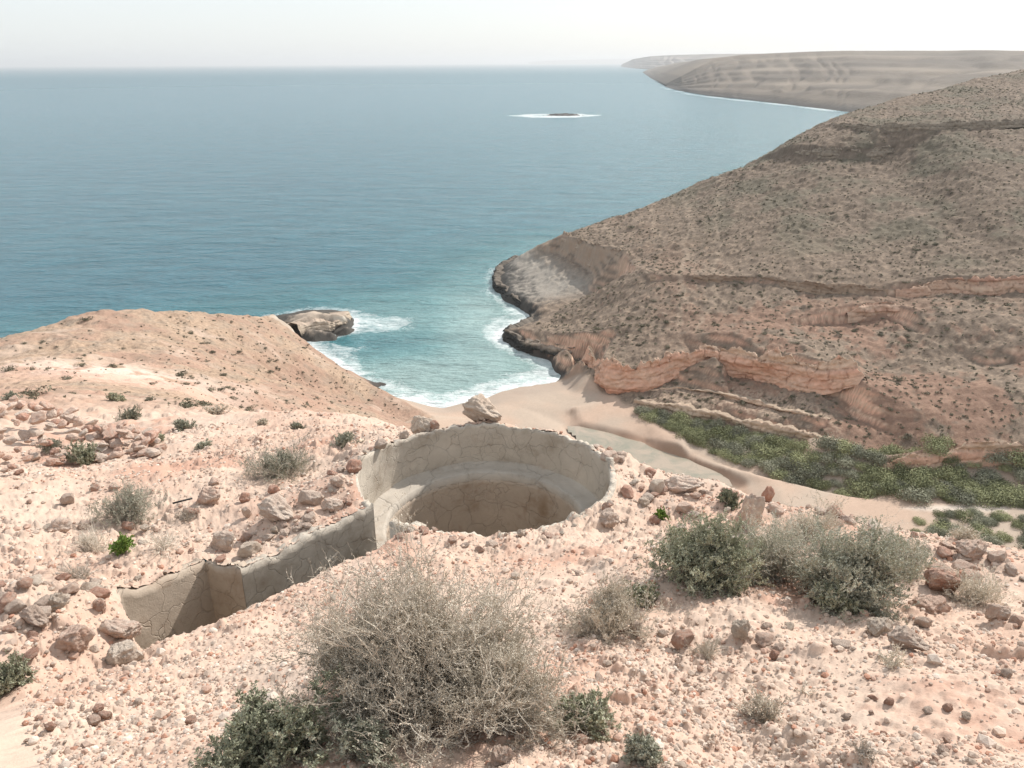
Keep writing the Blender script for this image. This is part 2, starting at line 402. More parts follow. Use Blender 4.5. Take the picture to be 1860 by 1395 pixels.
# skyline of the hill and its hidden back
sk = [PY(1014, 424, 197), PY(1050, 418, 197), PY(1100, 400, 198), PY(1150, 383, 200), PY(1200, 362, 202), PY(1250, 342, 205), PY(1300, 320, 208), PY(1370, 290, 210), PY(1425, 260, 212),
      PY(1480, 232, 216), PY(1540, 203, 222), PY(1620, 180, 232), PY(1700, 160, 246), PY(1780, 140, 258), PY(1860, 123, 270), PY(2050, 95, 280)]
L.append(sk)
ln((40, 216, 8), (62, 236, 14), (86, 258, 16), (108, 290, 18), (140, 340, 18), (205, 400, 22), (290, 470, 26))
for q in [(-14, 22, 39.8), (-5, 24, 38.2), (300, 300, 60), (300, 60, 30), (150, 20, 36), (300, -60, 52), (0, -60, 54), (-100, -60, 44), (-260, -60, 20), (-260, 60, 4), (70, 20, 36), (120, 60, 12), (300, 120, 30), (-90, 20, 24), (-60, 0, 38), (-50, 40, 31), (-150, 40, 10), (-30, -20, 46), (40, -20, 52)]:
    L.append([q])
for q in NEAR:
    if math.hypot(q[0], q[1]) > 9: L.append([tuple(q)])
L.append(off(SHORE, 6, -1.2)); L.append(off(SHORE[::2], 30, -5))
for q in [(-300, 520, -9), (0, 520, -9), (150, 520, -7), (-300, 300, -9), (-100, 300, -9), (0, 300, -8), (-30, 220, -7), (-20, 165, -4)]:
    L.append([q])

vs, zs, es = [], [], []
for line in L:
    base = len(vs)
    for i, p in enumerate(line):
        vs.append(Vector((float(p[0]), float(p[1])))); zs.append(float(p[2]))
        if i: es.append((base + i - 1, base + i))
ov, oe, of_, orig_v, _, _ = delaunay_2d_cdt(vs, es, [], 0, 0.05)
oz = np.full(len(ov), np.nan)
vsn = np.array([[v[0], v[1]] for v in vs]); zsn = np.array(zs)
for i, o_ in enumerate(orig_v):
    if o_: oz[i] = np.mean([zs[k] for k in o_])
    else:   # crossing point: nearest original
        d = np.hypot(vsn[:, 0] - ov[i][0], vsn[:, 1] - ov[i][1]); k = np.argsort(d)[:3]; ww = 1 / (d[k] + .1)
        oz[i] = float((zsn[k] * ww).sum() / ww.sum())
G = 0.5; X0, Y0 = -260.0, -60.0; NX, NY = 1121, 1161
RAS = np.full((NY, NX), -9.0)
for f in of_:
    for k in range(1, len(f) - 1):
        t = (f[0], f[k], f[k + 1])
        (ax, ay), (bx, by), (cx, cy) = [(ov[i][0], ov[i][1]) for i in t]
        i0 = max(0, int((min(ax, bx, cx) - X0) / G)); i1 = min(NX - 1, int((max(ax, bx, cx) - X0) / G) + 1)
        j0 = max(0, int((min(ay, by, cy) - Y0) / G)); j1 = min(NY - 1, int((max(ay, by, cy) - Y0) / G) + 1)
        if i1 < i0 or j1 < j0: continue
        gx, gy = np.meshgrid(X0 + G * np.arange(i0, i1 + 1), Y0 + G * np.arange(j0, j1 + 1))
        den = (by - cy) * (ax - cx) + (cx - bx) * (ay - cy)
        if abs(den) < 1e-9: continue
        u = ((by - cy) * (gx - cx) + (cx - bx) * (gy - cy)) / den
        v = ((cy - ay) * (gx - cx) + (ax - cx) * (gy - cy)) / den
        ok = (u > -1e-6) & (v > -1e-6) & (u + v < 1 + 1e-6)
        zz = u * oz[t[0]] + v * oz[t[1]] + (1 - u - v) * oz[t[2]]
        s_ = RAS[j0:j1 + 1, i0:i1 + 1]; s_[ok] = zz[ok]
def blur(a, n):
    for _ in range(n):
        a = (np.roll(a, 1, 0) + np.roll(a, -1, 0) + 2 * a) / 4; a = (np.roll(a, 1, 1) + np.roll(a, -1, 1) + 2 * a) / 4
    return a
gxx, gyy = np.meshgrid(X0 + G * np.arange(NX), Y0 + G * np.arange(NY))
RB = blur(RAS, 60); RS = blur(RAS, 1)
# smooth the facets of the triangulation except on cliffs and near the beach
slope = np.hypot(*np.gradient(RS, G))
cl = np.clip(blur((slope > 0.75).astype(float), 5) * 3, 0, 1)
CLR = np.clip(blur((slope > 0.8).astype(float), 3) * 1.6, 0, 1)
wsm = (1 - cl) * smooth(2.5, 6, RS)
RAS2 = RS * (1 - wsm) + blur(RS, 24) * wsm

SH2 = [(p[0], p[1]) for p in SHORE]
def xy(lst, z): return [PZ(a, b, z)[:2] for a, b in lst]
SAND = [PZ(a, b, z)[:2] for a, b, z in [(640, 690, 1.5), (668, 699, 1.5), (720, 724, 1.5), (775, 752, 1.5), (790, 790, 1.5), (900, 860, 1.5), (1100, 960, 1.5), (1500, 985, 2), (2100, 1000, 3), (2100, 845, 5),
           (1860, 833, 4.6), (1720, 834, 4.2), (1640, 841, 3.6), (1555, 831, 3.1), (1460, 809, 2.7), (1380, 789, 2.5), (1250, 760, 2.3), (1150, 739, 2.2), (1108, 720, 1.6), (1068, 704, .8), (1048, 692, 0), (1000, 690, 0), (900, 705, 0), (800, 735, 0), (740, 712, 0)]]
def sandmask(x, y):
    out = np.zeros(np.shape(x)); k = (y > 50) & (y < 175) & (x > -60) & (x < 170)
    if np.any(k):
        xx, yy = x[k], y[k]
        out[k] = 1 - smooth(-.6, .6, sdf(xx + .6 * noise(xx * .25, yy * .25, 5), yy + .6 * noise(xx * .25, yy * .25, 6) + .5, SAND))
    return out

# trench footprint
P0 = (-1.53, 6.95); P1 = (-2.53, 5.95); Q_ = (-2.93, 6.12); R1 = (-3.34, 5.36); S_ = (-2.72, 4.48)
NE = [(-2.19, 4.99), (-1.62, 5.72), (-1.17, 6.36), (-0.98, 6.72)]
TR = [(-1.45, 7.05), P1, Q_, R1, S_] + NE + [(-0.9, 7.3)]
def foot_sdf(x, y):
    return np.minimum(np.hypot(x - PC[0], y - PC[1]) - PR, sdf(x, y, TR))

MOUNDS = [(-3.55, 4.75, .55, .30), (-4.1, 4.5, .5, .16), (-3.3, 4.2, .4, .15), (-2.1, 7.5, .38, .14), (-1.95, 8.3, .4, .10), (1.3, 8.4, .35, .06), (-.3, 9.55, .3, .05),
          (-2.3, 6.9, .4, .10), (-3.4, 6.3, .35, .06), (2.4, 8.0, .5, .10), (3.0, 7.0, .5, .06)]

POOL = [PZ(a, b_, .95)[:2] for a, b_ in ((1034, 776), (1060, 779), (1110, 790), (1170, 810), (1235, 832), (1290, 856), (1340, 884), (1250, 888), (1180, 872), (1110, 834), (1060, 804))]
def Hmid(x, y, fine=True):               # far land, metre-scale relief and ledges
    wa = .32 + .7 * smooth(120, 160, y); wx = x + wa * (fbm(x * .15, y * .15, 3, 11) + .18 * noise(x * .7, y * .7, 12)); wy = y + wa * (fbm(x * .15, y * .15, 3, 23) + .18 * noise(x * .7, y * .7, 24))
    r = np.hypot(x, y)
    k = smooth(18, 70, r)
    z = bil(RAS2, x + (wx - x) * k, y + (wy - y) * k, X0, Y0, G)
    sm = sandmask(x, y)
    land = smooth(-.2, 1.5, z) * (1 - sm * .95)
    kp = (x > 0) & (x < 50) & (y > 75) & (y < 120)
    if np.any(kp): z = z.copy(); z[kp] = z[kp] + (.45 - z[kp]) * smooth(1.6, -.8, sdf(x[kp], y[kp], POOL))
    n = fbm(x * .05, y * .05, 4, 3) * .9 * smooth(3, 10, z) * smooth(40, 90, r)
    z = z + n * land
    # strata: horizontal beds that step
    if fine:
        right = np.maximum(smooth(-5, 8, x) * smooth(75, 85, y), .8 * smooth(136, 142, y) * smooth(-10, -14, x) * smooth(8, 6, z))
        per = 1.9
        ph = (z + .5 * noise(x * .03, y * .03, 44)) / per
        fr = ph - np.floor(ph)
        st = (np.floor(ph) + smooth(0.30, 0.62, fr)) * per - .5 * noise(x * .03, y * .03, 44)
        amt = right * land * np.clip(-.3 + 1.1 * noise(x * .04, y * .04 + 50, 9), 0, .4)
        z = z + (st - z) * amt
        clf = bil(CLR, x + (wx - x) * k, y + (wy - y) * k, X0, Y0, G) * smooth(75, 85, y) * (1 - sm)
        p2 = z / 1.5 + .35 * noise(x * .12, y * .12, 45); f2 = p2 - np.floor(p2)
        z = z + ((np.floor(p2) + smooth(.25, .8, f2) - .35 * noise(x * .12, y * .12, 45)) * 1.5 - z) * clf * .35 * (z > .8)
        z = z + (fbm(x * .45, y * .45, 4, 31) * .30 * land + fbm(x * 2.2, y * 2.2, 2, 37) * .07 * land) * smooth(15, 60, r) * (1 - .75 * clf)
        lm_, _ = lumps(x / 1.25, y / 1.25, 41, .75); z = z + lm_ * .34 * land * (1 - clf) * smooth(-5, 8, x) * smooth(85, 110, y) * smooth(2.5, 4, z)
        z = z + .5 * fbm(x * .22, y * .22, 4, 333) * land * smooth(0, -10, x) * smooth(45, 80, r) * smooth(3, 7, z)
        z = z + sm * (.06 * fbm(x * .3, y * .3, 3, 61))
    return z

def Hnear(x, y, drop=True):
    z = bil(NRAS, x, y, nx0, ny0, NG)
    for (mx_, my_, mr, mh) in MOUNDS:
        z = z + mh * np.exp(-((x - mx_) ** 2 + (y - my_) ** 2) / (mr * mr) * 1.2)
    fs = foot_sdf(x, y)
    near_rim = np.exp(-np.clip(fs, 0, 9) / .18)
    z = z + fbm(x * .5, y * .5, 3, 1) * .22 * (1 - near_rim)
    g = .4 + .8 * smooth(-.3, .5, fbm(x * .35, y * .35, 2, 71))
    bump = fbm(x * 2.5, y * 2.5, 4, 2, .55) * .045
    l1, _ = lumps(x * 5, y * 5, 5, .35); l2, _ = lumps(x * 14, y * 14, 6, .5); l3, _ = lumps(x * 34, y * 34, 8, .65)
    z = z + bump + (l1 * .075 + l2 * .042 + l3 * .022) * g + near_rim * (.03 * noise(x * 9, y * 9, 15) + .02)
    if drop:
        dd = .014 + .02 * noise(x * 6, y * 6, 91) + .012 * noise(x * 19, y * 19, 92)
        z = np.where(fs < dd, np.minimum(z, CAMZ - 6.9), z)
    return z

def H(x, y, drop=True, fine=True):
    x = np.asarray(x, float); y = np.asarray(y, float)
    r = np.hypot(x, y); w_ = smooth(15, 22, r)
    out = np.empty_like(x)
    a = w_ < 1; b = w_ > 0
    zn = np.zeros_like(x); zf = np.zeros_like(x)
    if a.any(): zn[a] = Hnear(x[a], y[a], drop)
    if b.any():
        xb, yb = x[b], y[b]
        zf[b] = Hmid(xb, yb, fine)
        if fine:
            k = (1 - smooth(25, 60, np.hypot(xb, yb)))
            l1, _ = lumps(xb * 2.6, yb * 2.6, 5, .3)
            zf[b] += k * (l1 * .16 + fbm(xb * 1.2, yb * 1.2, 4, 2) * .16)
    return zn * (1 - w_) + zf * w_
def Hs(x, y): return float(H(np.array([x]), np.array([y]), False)[0])

# ------------------------------------------------------------------ albedo of the land
def C3(*c): return np.array(c)
def lerp(a, b, t): return a + (b - a) * t[..., None]
TRAILS = [xy([(1255, 342), (1248, 380), (1252, 430), (1246, 500)], 18), xy([(1098, 402), (1108, 440), (1130, 470)], 13), xy([(1300, 330), (1310, 400), (1290, 500)], 19), xy([(1180, 372), (1200, 420)], 16)]
SANDLIGHT = xy([(1640, 918), (1700, 914), (1830, 918), (1830, 928), (1700, 926)], 3)
BENCH = xy([(1130, 712), (1240, 698), (1340, 713), (1450, 738), (1490, 760), (1560, 810), (1470, 796), (1400, 776), (1250, 748), (1150, 730)], 4.3)
BLOTCH = PY(215, 675, 56); BLOTCH2 = PY(290, 700, 50)
def albedo(x, y, z, nz, near=False):
    r = np.hypot(x, y)
    n1 = fbm(x * .08, y * .08, 4, 101); n2 = fbm(x * .5, y * .5, 4, 102); n3 = fbm(x * 2.6, y * 2.6, 3, 103); n4 = fbm(x * 9, y * 9, 3, 104)
    # near ground
    pale = C3(.545, .415, .33); pink = C3(.525, .37, .285); red = C3(.44, .225, .155); grey = C3(.40, .33, .275)
    c = lerp(np.broadcast_to(pale, x.shape + (3,)), pink, smooth(-.15, .35, n2 + .3 * n3))
    redm = smooth(.12, .5, fbm(x * .55, y * .55, 4, 105) + .25 * n4)
    for (rx, ry, rr) in [(-4.4, 5.8, .8), (-2.7, 7.5, .7), (-2.2, 7.4, .5), (3.0, 6.9, .8), (2.6, 2.9, .6), (4.2, 5.6, .9), (-1.0, 6.1, .4), (.9, 9.2, .5)]:
        redm = np.maximum(redm, .7 * np.exp(-((x - rx) ** 2 + (y - ry) ** 2) / rr ** 2) * (.6 + n4))
    c = lerp(c, red, np.clip(redm * .5, 0, 1))
    c = lerp(c, grey, smooth(.2, .6, fbm(x * 1.3 + 9, y * 1.3, 3, 106)) * .5)
    l2, rid = lumps(x * 14, y * 14, 6, .5)
    c = c * (1 + (rid - .5) * .35 * (l2 > .05))[..., None]
    # left spur
    sp = smooth(20, 34, r)
    tan = C3(.37, .265, .19); pk = C3(.43, .275, .205); gb = C3(.30, .24, .185)
    cs = lerp(np.broadcast_to(tan, x.shape + (3,)), pk, smooth(-.2, .3, n1)); cs = lerp(cs, gb, smooth(-.1, .45, n2) * .6)
    cs = cs * (1 + .5 * n3 + .5 * n4 * .5)[..., None]; cs = lerp(cs, C3(.26, .18, .13), smooth(.15, .6, n1 + .6 * n3 + .3 * smooth(40, 110, y)) * .6); cs = lerp(cs, C3(.50, .38, .30), smooth(.2, .6, fbm(x * .15 + 40, y * .15, 4, 117)) * .6)
    d1 = np.hypot((x - BLOTCH[0]) / 8, (y - BLOTCH[1]) / 5); cs = lerp(cs, C3(.70, .55, .46), np.exp(-d1 ** 2) * smooth(-.2, .3, n2 + .3) * .9)
    d2 = np.hypot((x - BLOTCH2[0]) / 9, (y - BLOTCH2[1]) / 5); cs = lerp(cs, C3(.62, .40, .31), np.exp(-d2 ** 2) * .7)
    c = lerp(c, cs, sp)
    if near: return np.clip(c, .01, .9)
    # right hill
    rt = smooth(-12, 4, x + (y - 120) * .05) * smooth(78, 90, y + np.clip(60 - x, -60, 60) * .35) * smooth(60, 70, r)
    br = C3(.195, .148, .112); lt = C3(.31, .235, .172); gr = C3(.155, .138, .10); rd = C3(.30, .165, .115)
    ch = lerp(np.broadcast_to(br, x.shape + (3,)), lt, smooth(-.05, .5, n3 + .5 * n2) * .8)
    ch = lerp(ch, gr, smooth(-.1, .4, n1 + .3 * n2) * smooth(12, 22, z) * .75); ch = ch * (1 + .45 * fbm(x * .8, y * .8, 2, 119))[..., None]
    redb = smooth(.0, .35, n2 * .6 + n1 + .25 * smooth(16, 5, z)) * smooth(19, 10, z) * smooth(18, 40, x)
    ch = lerp(ch, rd, redb * .5)
    # strata bands by height on steep faces
    steep = smooth(.76, .5, nz) * .8
    band = np.sin(z * 5.5 + 2 * n2 + x * .03) * .5 + .5
    cb = lerp(np.broadcast_to(C3(.62, .37, .265), x.shape + (3,)), C3(.58, .42, .31), band); nv = fbm((x + y * .35) * .45, z * 1.9 + .8 * n2, 4, 131); nv2 = fbm((x + y * .35) * 1.6, z * 4.5, 2, 132)
    cb = cb * (1 + .8 * nv + .5 * nv2)[..., None]; cb = lerp(cb, C3(.17, .10, .07), smooth(.06, .0, np.abs(fbm((x + y * .35) * .22, z * .22, 2, 133))) * .55)
    nosek = smooth(155, 166, y) * smooth(50, 40, x)
    cb = lerp(cb, lerp(np.broadcast_to(C3(.36, .29, .23), x.shape + (3,)), C3(.40, .27, .19), band), nosek)
    upk = smooth(12, 20, z); cb = lerp(cb, C3(.20, .155, .12) * (1 + .8 * nv + .4 * nv2)[..., None], upk)
    ch = lerp(ch, cb, steep)
    ch = lerp(ch, C3(.40, .30, .225), smooth(.6, -.8, sdf(x + .8 * n3, y + .8 * n4, BENCH)) * smooth(.80, .93, nz) * smooth(-.25, .15, n3) * .8)
    ch = ch * (1 - .18 * smooth(14, 22, z))[..., None]
    shelf = nosek * smooth(7, 4, z) * (1 - steep * .5)
    ch = lerp(ch, C3(.33, .30, .26) * 1.0, shelf * .8)
    for T in TRAILS:
        ch = lerp(ch, C3(.36, .28, .21), smooth(.7, .1, seg_dist(x + 2.2 * n1 + .8 * n2, y, T)) * .45)
    c = lerp(c, ch, rt)
    # rock tongue
    ton = smooth(132, 136, y) * smooth(0, -10, x)
    c = lerp(c, lerp(np.broadcast_to(C3(.42, .34, .27), x.shape + (3,)), C3(.50, .45, .38), steep), ton * smooth(8, 5, z))
    # sand
    sm = sandmask(x, y)
    s1 = lerp(np.broadcast_to(C3(.42, .335, .265), x.shape + (3,)), C3(.46, .335, .255), smooth(-.3, .3, n1)); s1 = s1 * (1 + .08 * n3)[..., None]
    dsh = seg_dist(x, y, SH2)
    s1 = lerp(s1, C3(.36, .29, .235), smooth(7.5, 3.0, dsh + 2 * n1) * .8)
    s1 = lerp(s1, C3(.40, .22, .14), smooth(1.6, 1.1, z) * smooth(.5, .8, z) * smooth(12, 16, x) * .4)
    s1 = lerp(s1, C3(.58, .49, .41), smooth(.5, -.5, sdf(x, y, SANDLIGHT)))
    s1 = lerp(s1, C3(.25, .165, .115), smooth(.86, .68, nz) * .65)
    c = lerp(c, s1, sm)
    # wet black rock by the water
    wt = 1.0 * smooth(150, 158, y) + .3 * ton; wet = smooth(1.9, .8, z - wt + .9 * n2 + .4 * n3) * (1 - sm) * smooth(14, 8, dsh) * smooth(90, 100, r)
    c = lerp(c, C3(.055, .052, .048), wet * .93)
    return np.clip(c, .01, .9)

# ------------------------------------------------------------------ land mesh: columns of azimuth, rows spaced along each profile
def land_columns(az, r0, r1, nrow, pw, nfine=2600):
    lr = np.linspace(math.log(r0), math.log(r1), nfine); rr = np.exp(lr)
    sub = az[::4]
    xs = np.sin(sub)[:, None] * rr; ys = np.cos(sub)[:, None] * rr
    z = H(xs, ys, False, True)
    dz = np.diff(z, axis=1) / rr[None, 1:]; dl = np.diff(lr)[None, :]
    met = np.sqrt((dl * .55) ** 2 + (dz * pw) ** 2)
    met = np.minimum(met, dl * 12)
    cum = np.c_[np.zeros(len(sub)), np.cumsum(met, 1)]
    k = 9; pad = np.pad(cum, ((k, k), (0, 0)), 'edge')
    cum = sum(pad[i:i + len(sub)] for i in range(2 * k + 1)) / (2 * k + 1)
    full = np.empty((len(az), nrow))
    tgt = np.linspace(0, 1, nrow)
    rows = np.array([np.interp(tgt * c_[-1], c_, lr) for c_ in cum])
    idx = np.clip(np.arange(len(az)) / 4.0, 0, len(sub) - 1)
    i0 = np.minimum(idx.astype(int), len(sub) - 2); f = (idx - i0)[:, None]
    full = rows[i0] * (1 - f) + rows[i0 + 1] * f
    R = np.exp(full)
    return np.sin(az)[:, None] * R, np.cos(az)[:, None] * R

def grid_faces(n, m_):
    a = np.arange(n * m_).reshape(n, m_)
    return np.stack([a[:-1, :-1], a[1:, :-1], a[1:, 1:], a[:-1, 1:]], -1).reshape(-1, 4)

def normals_z(X, Y, Z):
    P = np.stack([X, Y, Z], -1); du = np.gradient(P, axis=0); dv = np.gradient(P, axis=1)
    n = np.cross(du, dv); return np.abs(n[..., 2]) / (np.linalg.norm(n, axis=-1) + 1e-12)

M_near = terrain_mat('pale_rubble_soil', 9.0, 60.0, .16, .006)
M_far = terrain_mat('dry_hill_soil', .9, 5.0, .20, .10)
M_sand = terrain_mat('beach_sand', .5, 6.0, .06, .015)

def emit(names_masks, X, Y, Z, col, matmap):
    Fq = grid_faces(*X.shape)
    V = np.stack([X, Y, Z], -1).reshape(-1, 3); cc = col.reshape(-1, 3)
    cen = V[Fq].mean(1)
    fz = V[Fq][..., 2]; keep = ~((fz.max(1) - fz.min(1) > 1.0) & (np.hypot(cen[:, 0] + 1, cen[:, 1] - 6.8) < 6)) & ~((fz.max(1) < CAMZ - 6.8) & (np.hypot(cen[:, 0] + 1, cen[:, 1] - 6.8) < 3.5))
    used = ~keep
    for nm, fn, mt in names_masks:
        mk = fn(cen) & ~used; used |= mk
        if not mk.any(): continue
        f = Fq[mk]; ids, inv = np.unique(f, return_inverse=True)
        o = mesh_np(nm, V[ids], inv.reshape(f.shape), mt, col=cc[ids]); tag(o, kind='structure')

def az_set(step, a0=-39.5, a1=41.5):
    return np.radians(np.arange(a0, a1 + step, step))
azn = np.concatenate([np.radians(np.arange(-178, -40, 1.5)), az_set(.085), np.radians(np.arange(43, 180, 1.5))])
Xn, Yn = land_columns(azn, .45, 42, 900, .8)
Zn = H(Xn, Yn)
cn = albedo(Xn, Yn, Zn, np.ones_like(Zn), True)
emit([('ground', lambda c: np.ones(len(c), bool), M_near)], Xn, Yn, Zn, cn, None)

azf = az_set(.085, -44, 46)
Xf, Yf = land_columns(azf, 41.5, 420, 900, 1.0)
Zf = H(Xf, Yf)
nzf = normals_z(Xf, Yf, Zf)
cf = albedo(Xf, Yf, Zf, nzf)
def m_sand(c): return (sandmask(c[:, 0], c[:, 1]) > .5) & (c[:, 2] > -.6)
def m_sea(c): return c[:, 2] < -.6
def m_left(c): return (c[:, 0] < -6 + (c[:, 1] - 110) * .05) & (c[:, 2] >= -.6)
def m_all(c): return np.ones(len(c), bool)
emit([('sea_bed', m_sea, M_sand), ('beach', m_sand, M_sand), ('headland', m_left, M_far), ('hillside', m_all, M_far)], Xf, Yf, Zf, cf, None)

# ------------------------------------------------------------------ rock faces: bedded, jointed cliffs standing in front of the slope
M_cliff = terrain_mat('bedded_cliff_rock', 1.6, 9.0, .22, .06)
def cliff(name, footp, hts, side, seed, cols, out=.5, lean=.8, bed=(.35, 1.1), jag=1.0, black=0.0, cap=.9, capcol=None, capdrop=1.1):
    footp = np.array(footp, float); hts = np.array(hts, float); r_ = np.random.default_rng(seed)
    q = np.r_[0, np.cumsum(np.hypot(*np.diff(footp[:, :2], axis=0).T))]; n = max(12, int(q[-1] / .16)); u = np.linspace(0, q[-1], n)
    P = np.array([np.interp(u, q, footp[:, k]) for k in range(3)]).T; h = np.interp(u, q, hts)
    for _ in range(6): P[1:-1] = (P[:-2] + 2 * P[1:-1] + P[2:]) / 4
    T = np.gradient(P[:, :2], axis=0)
    for _ in range(12): T[1:-1] = (T[:-2] + 2 * T[1:-1] + T[2:]) / 4
    T /= np.linalg.norm(T, axis=1)[:, None] + 1e-9
    N = np.stack([T[:, 1], -T[:, 0]], 1) * side
    m_ = max(14, int(hts.max() / .11)); v = np.linspace(0, 1, m_)
    Zr = P[:, 2][:, None] - .4 + (h[:, None] * (1 + (.55 * noise(u * .22, u * 0, seed) + .30 * noise(u * .9, u * 0, seed + 20) + .12 * noise(u * 3.1, u * 0, seed + 21))[:, None]) + .4) * v[None, :]
    U = np.broadcast_to(u[:, None], Zr.shape)
    zz = Zr + .7 * noise(U * .10, U * 0, seed + 1) + .15 * noise(U * .8, Zr * .8, seed + 22) - P[:, 2][:, None] * .6
    edges = np.cumsum(r_.uniform(bed[0], bed[1], 60)) - 14; bi = np.searchsorted(edges, zz)
    boff = r_.uniform(-1, 1, 62)[bi] * .22 * jag
    frac = (zz - edges[np.clip(bi - 1, 0, 59)]) / (edges[np.clip(bi, 0, 59)] - edges[np.clip(bi - 1, 0, 59)] + 1e-6)
    notch = smooth(.16, .0, frac)
    jw = r_.uniform(1.2, 3.4, 62)[bi]; jc = U / jw + bi * 3.7 + .25 * noise(U * .6, zz, seed + 2); ji = np.floor(jc).astype(np.int64); jf = jc - ji
    joff = ((_hash(ji, bi.astype(np.int64), seed) & 1023) / 1023.0 - .5) * .30 * jag
    jn = smooth(.07, .0, np.minimum(jf, 1 - jf)) * (((_hash(ji, bi.astype(np.int64), seed + 5) & 255) / 255.0) > .62)
    big = .95 * jag * fbm(U * .16, zz * .25, 3, seed + 3)
    fine = .22 * jag * fbm(U * 1.2, zz * 2.2, 4, seed + 4)
    D = out + boff + joff + big + fine - .20 * notch - .25 * jn
    ends = smooth(0, 2.5, u) * smooth(0, 2.5, q[-1] - u); D = D * (.3 + .7 * ends[:, None])
    D = D - lean * v[None, :] ** 1.3
    X = P[:, 0][:, None] + N[:, 0][:, None] * D; Y = P[:, 1][:, None] + N[:, 1][:, None] * D
    hf = _hash(bi.astype(np.int64), bi.astype(np.int64) * 0, seed + 6) / 4294967296.0
    c = lerp(np.broadcast_to(C3(*cols[0]), X.shape + (3,)), C3(*cols[1]), np.clip(hf + .5 * fbm(U * .25, zz * .8, 3, seed + 7), 0, 1))
    c = c * (1 + .28 * fbm(U * 1.1, zz * 2.2, 3, seed + 8))[..., None]
    c = lerp(c, C3(*cols[0]) * .5, np.clip(notch * .45 * (.4 + fbm(U * .5, zz, 2, seed + 23) * 1.5) + jn * .5, 0, 1))
    if black: c = lerp(c, C3(.05, .047, .043), smooth(black + .5, black - .3, Zr + .5 * noise(U * .5, zz, seed + 9)))
    K = 6; bk = np.linspace(.15, 1, K)
    X2 = X[:, -1:] - N[:, 0:1] * bk[None] * cap; Y2 = Y[:, -1:] - N[:, 1:2] * bk[None] * cap; Z2 = Zr[:, -1:] + .05 * noise(X2 * 1.5, Y2 * 1.5, seed) - capdrop * bk[None] ** 1.5
    c2 = np.broadcast_to(C3(*(capcol or cols[1])), X2.shape + (3,)) * (1 + .3 * fbm(X2 * 1.5, Y2 * 1.5, 3, seed + 10))[..., None]
    X = np.c_[X, X2]; Y = np.c_[Y, Y2]; Z = np.c_[Zr, Z2]; c = np.concatenate([c, c2], 1)
    tag(mesh_np(name, np.stack([X, Y, Z], -1).reshape(-1, 3), grid_faces(*X.shape), M_cliff, col=np.clip(c, .01, .85).reshape(-1, 3)), kind='structure')
ORANGE, TAN, GREYB, BLK, PALE_ = (.60, .335, .235), (.58, .42, .31), (.27, .22, .175), (.075, .07, .062), (.50, .39, .295)
cliff('cliff', foot + [PZ(1562, 695, 9.2)], [4.3, 4.4, 4.5, 3.8, 3.9, 4.0, 4.1, 4.0, 3.9, 3.4, .8], 1, 11, (ORANGE, TAN), out=.9, lean=1.0, bed=(.6, 1.7), jag=1.25, capcol=(.23, .175, .13))
cliff('cliff', [PZ(1150, 736, 2.1), PZ(1250, 757, 2.2), PZ(1380, 786, 2.4), PZ(1460, 806, 2.6), PZ(1555, 828, 3.0)], [.9, 1.5, 1.7, 1.7, 1.2], 1, 23, (TAN, PALE_), out=.5, lean=.4, bed=(.25, .7), jag=.8, cap=2.4, capcol=(.36, .28, .21), capdrop=.5)
cliff('cliff', [PZ(1170, 716, 3.0), PZ(1240, 712, 3.9), PZ(1330, 729, 4.3), PZ(1440, 753, 4.7), PZ(1505, 768, 5.1)], [.5, .8, .9, .9, .5], 1, 29, (TAN, PALE_), out=.4, lean=.3, bed=(.25, .5), jag=.7, cap=1.8, capcol=(.36, .28, .21), capdrop=.4)
def below(top, dz, dy):
    return [(p[0], p[1] - dy, p[2] - dz) for p in top]
cliff('cliff', below([PZ(1600, 824, 4.8), PZ(1650, 816, 5.6), PZ(1720, 806, 6.6), PZ(1790, 800, 7.2), PZ(1860, 796, 7.6), PZ(2050, 798, 8.2)], 2.7, 1.4), [1.6, 2.5, 2.7, 2.8, 2.8, 2.8], 1, 37, (ORANGE, TAN), out=.3, lean=.7, jag=.8, capcol=(.30, .23, .17))
cliff('cliff', below([PZ(1014, 424, 10.2), PZ(1040, 432, 10.8), PZ(1080, 446, 11.6), PZ(1130, 453, 12.8), PZ(1142, 466, 13.0)], 4.2, 1.6), [4.3, 4.4, 4.3, 4.0, 2.6], 1, 41, ((.33, .235, .175), (.44, .34, .26)), out=.5, lean=1.4, bed=(.5, 1.4), jag=1.2, capcol=(.24, .19, .14))
cliff('cliff', below([PZ(1180, 496, 13.6), PZ(1300, 499, 14.6), PZ(1400, 505, 15), PZ(1500, 515, 15.2), PZ(1610, 521, 15.6)], 1.3, .8), [.9, 1.3, 1.5, 1.5, 1.2], 1, 43, ((.26, .19, .14), (.34, .25, .18)), out=.3, lean=.5, bed=(.3, .8), jag=.8, capcol=(.25, .195, .145))
cliff('cliff', below([PZ(1625, 517, 16.0), PZ(1720, 505, 17.2), PZ(1800, 503, 17.8), PZ(1860, 500, 18.2), PZ(2050, 500, 19)], 2.3, 1.2), [1.6, 2.4, 2.4, 2.4, 2.4], 1, 47, ((.46, .27, .195), (.50, .36, .26)), out=.3, lean=.9, bed=(.5, 1.3), jag=1.1, capcol=(.27, .20, .15))
cliff('cliff', below([PZ(1540, 556, 13.4), PZ(1570, 552, 13.6), PZ(1620, 548, 14.0), PZ(1660, 558, 13.8)], 2.2, .9), [1.2, 2.2, 2.4, 1.0], 1, 53, ((.52, .32, .23), (.54, .39, .29)), out=.3, lean=.8, bed=(.5, 1.3), jag=1.1, capcol=(.28, .21, .155))
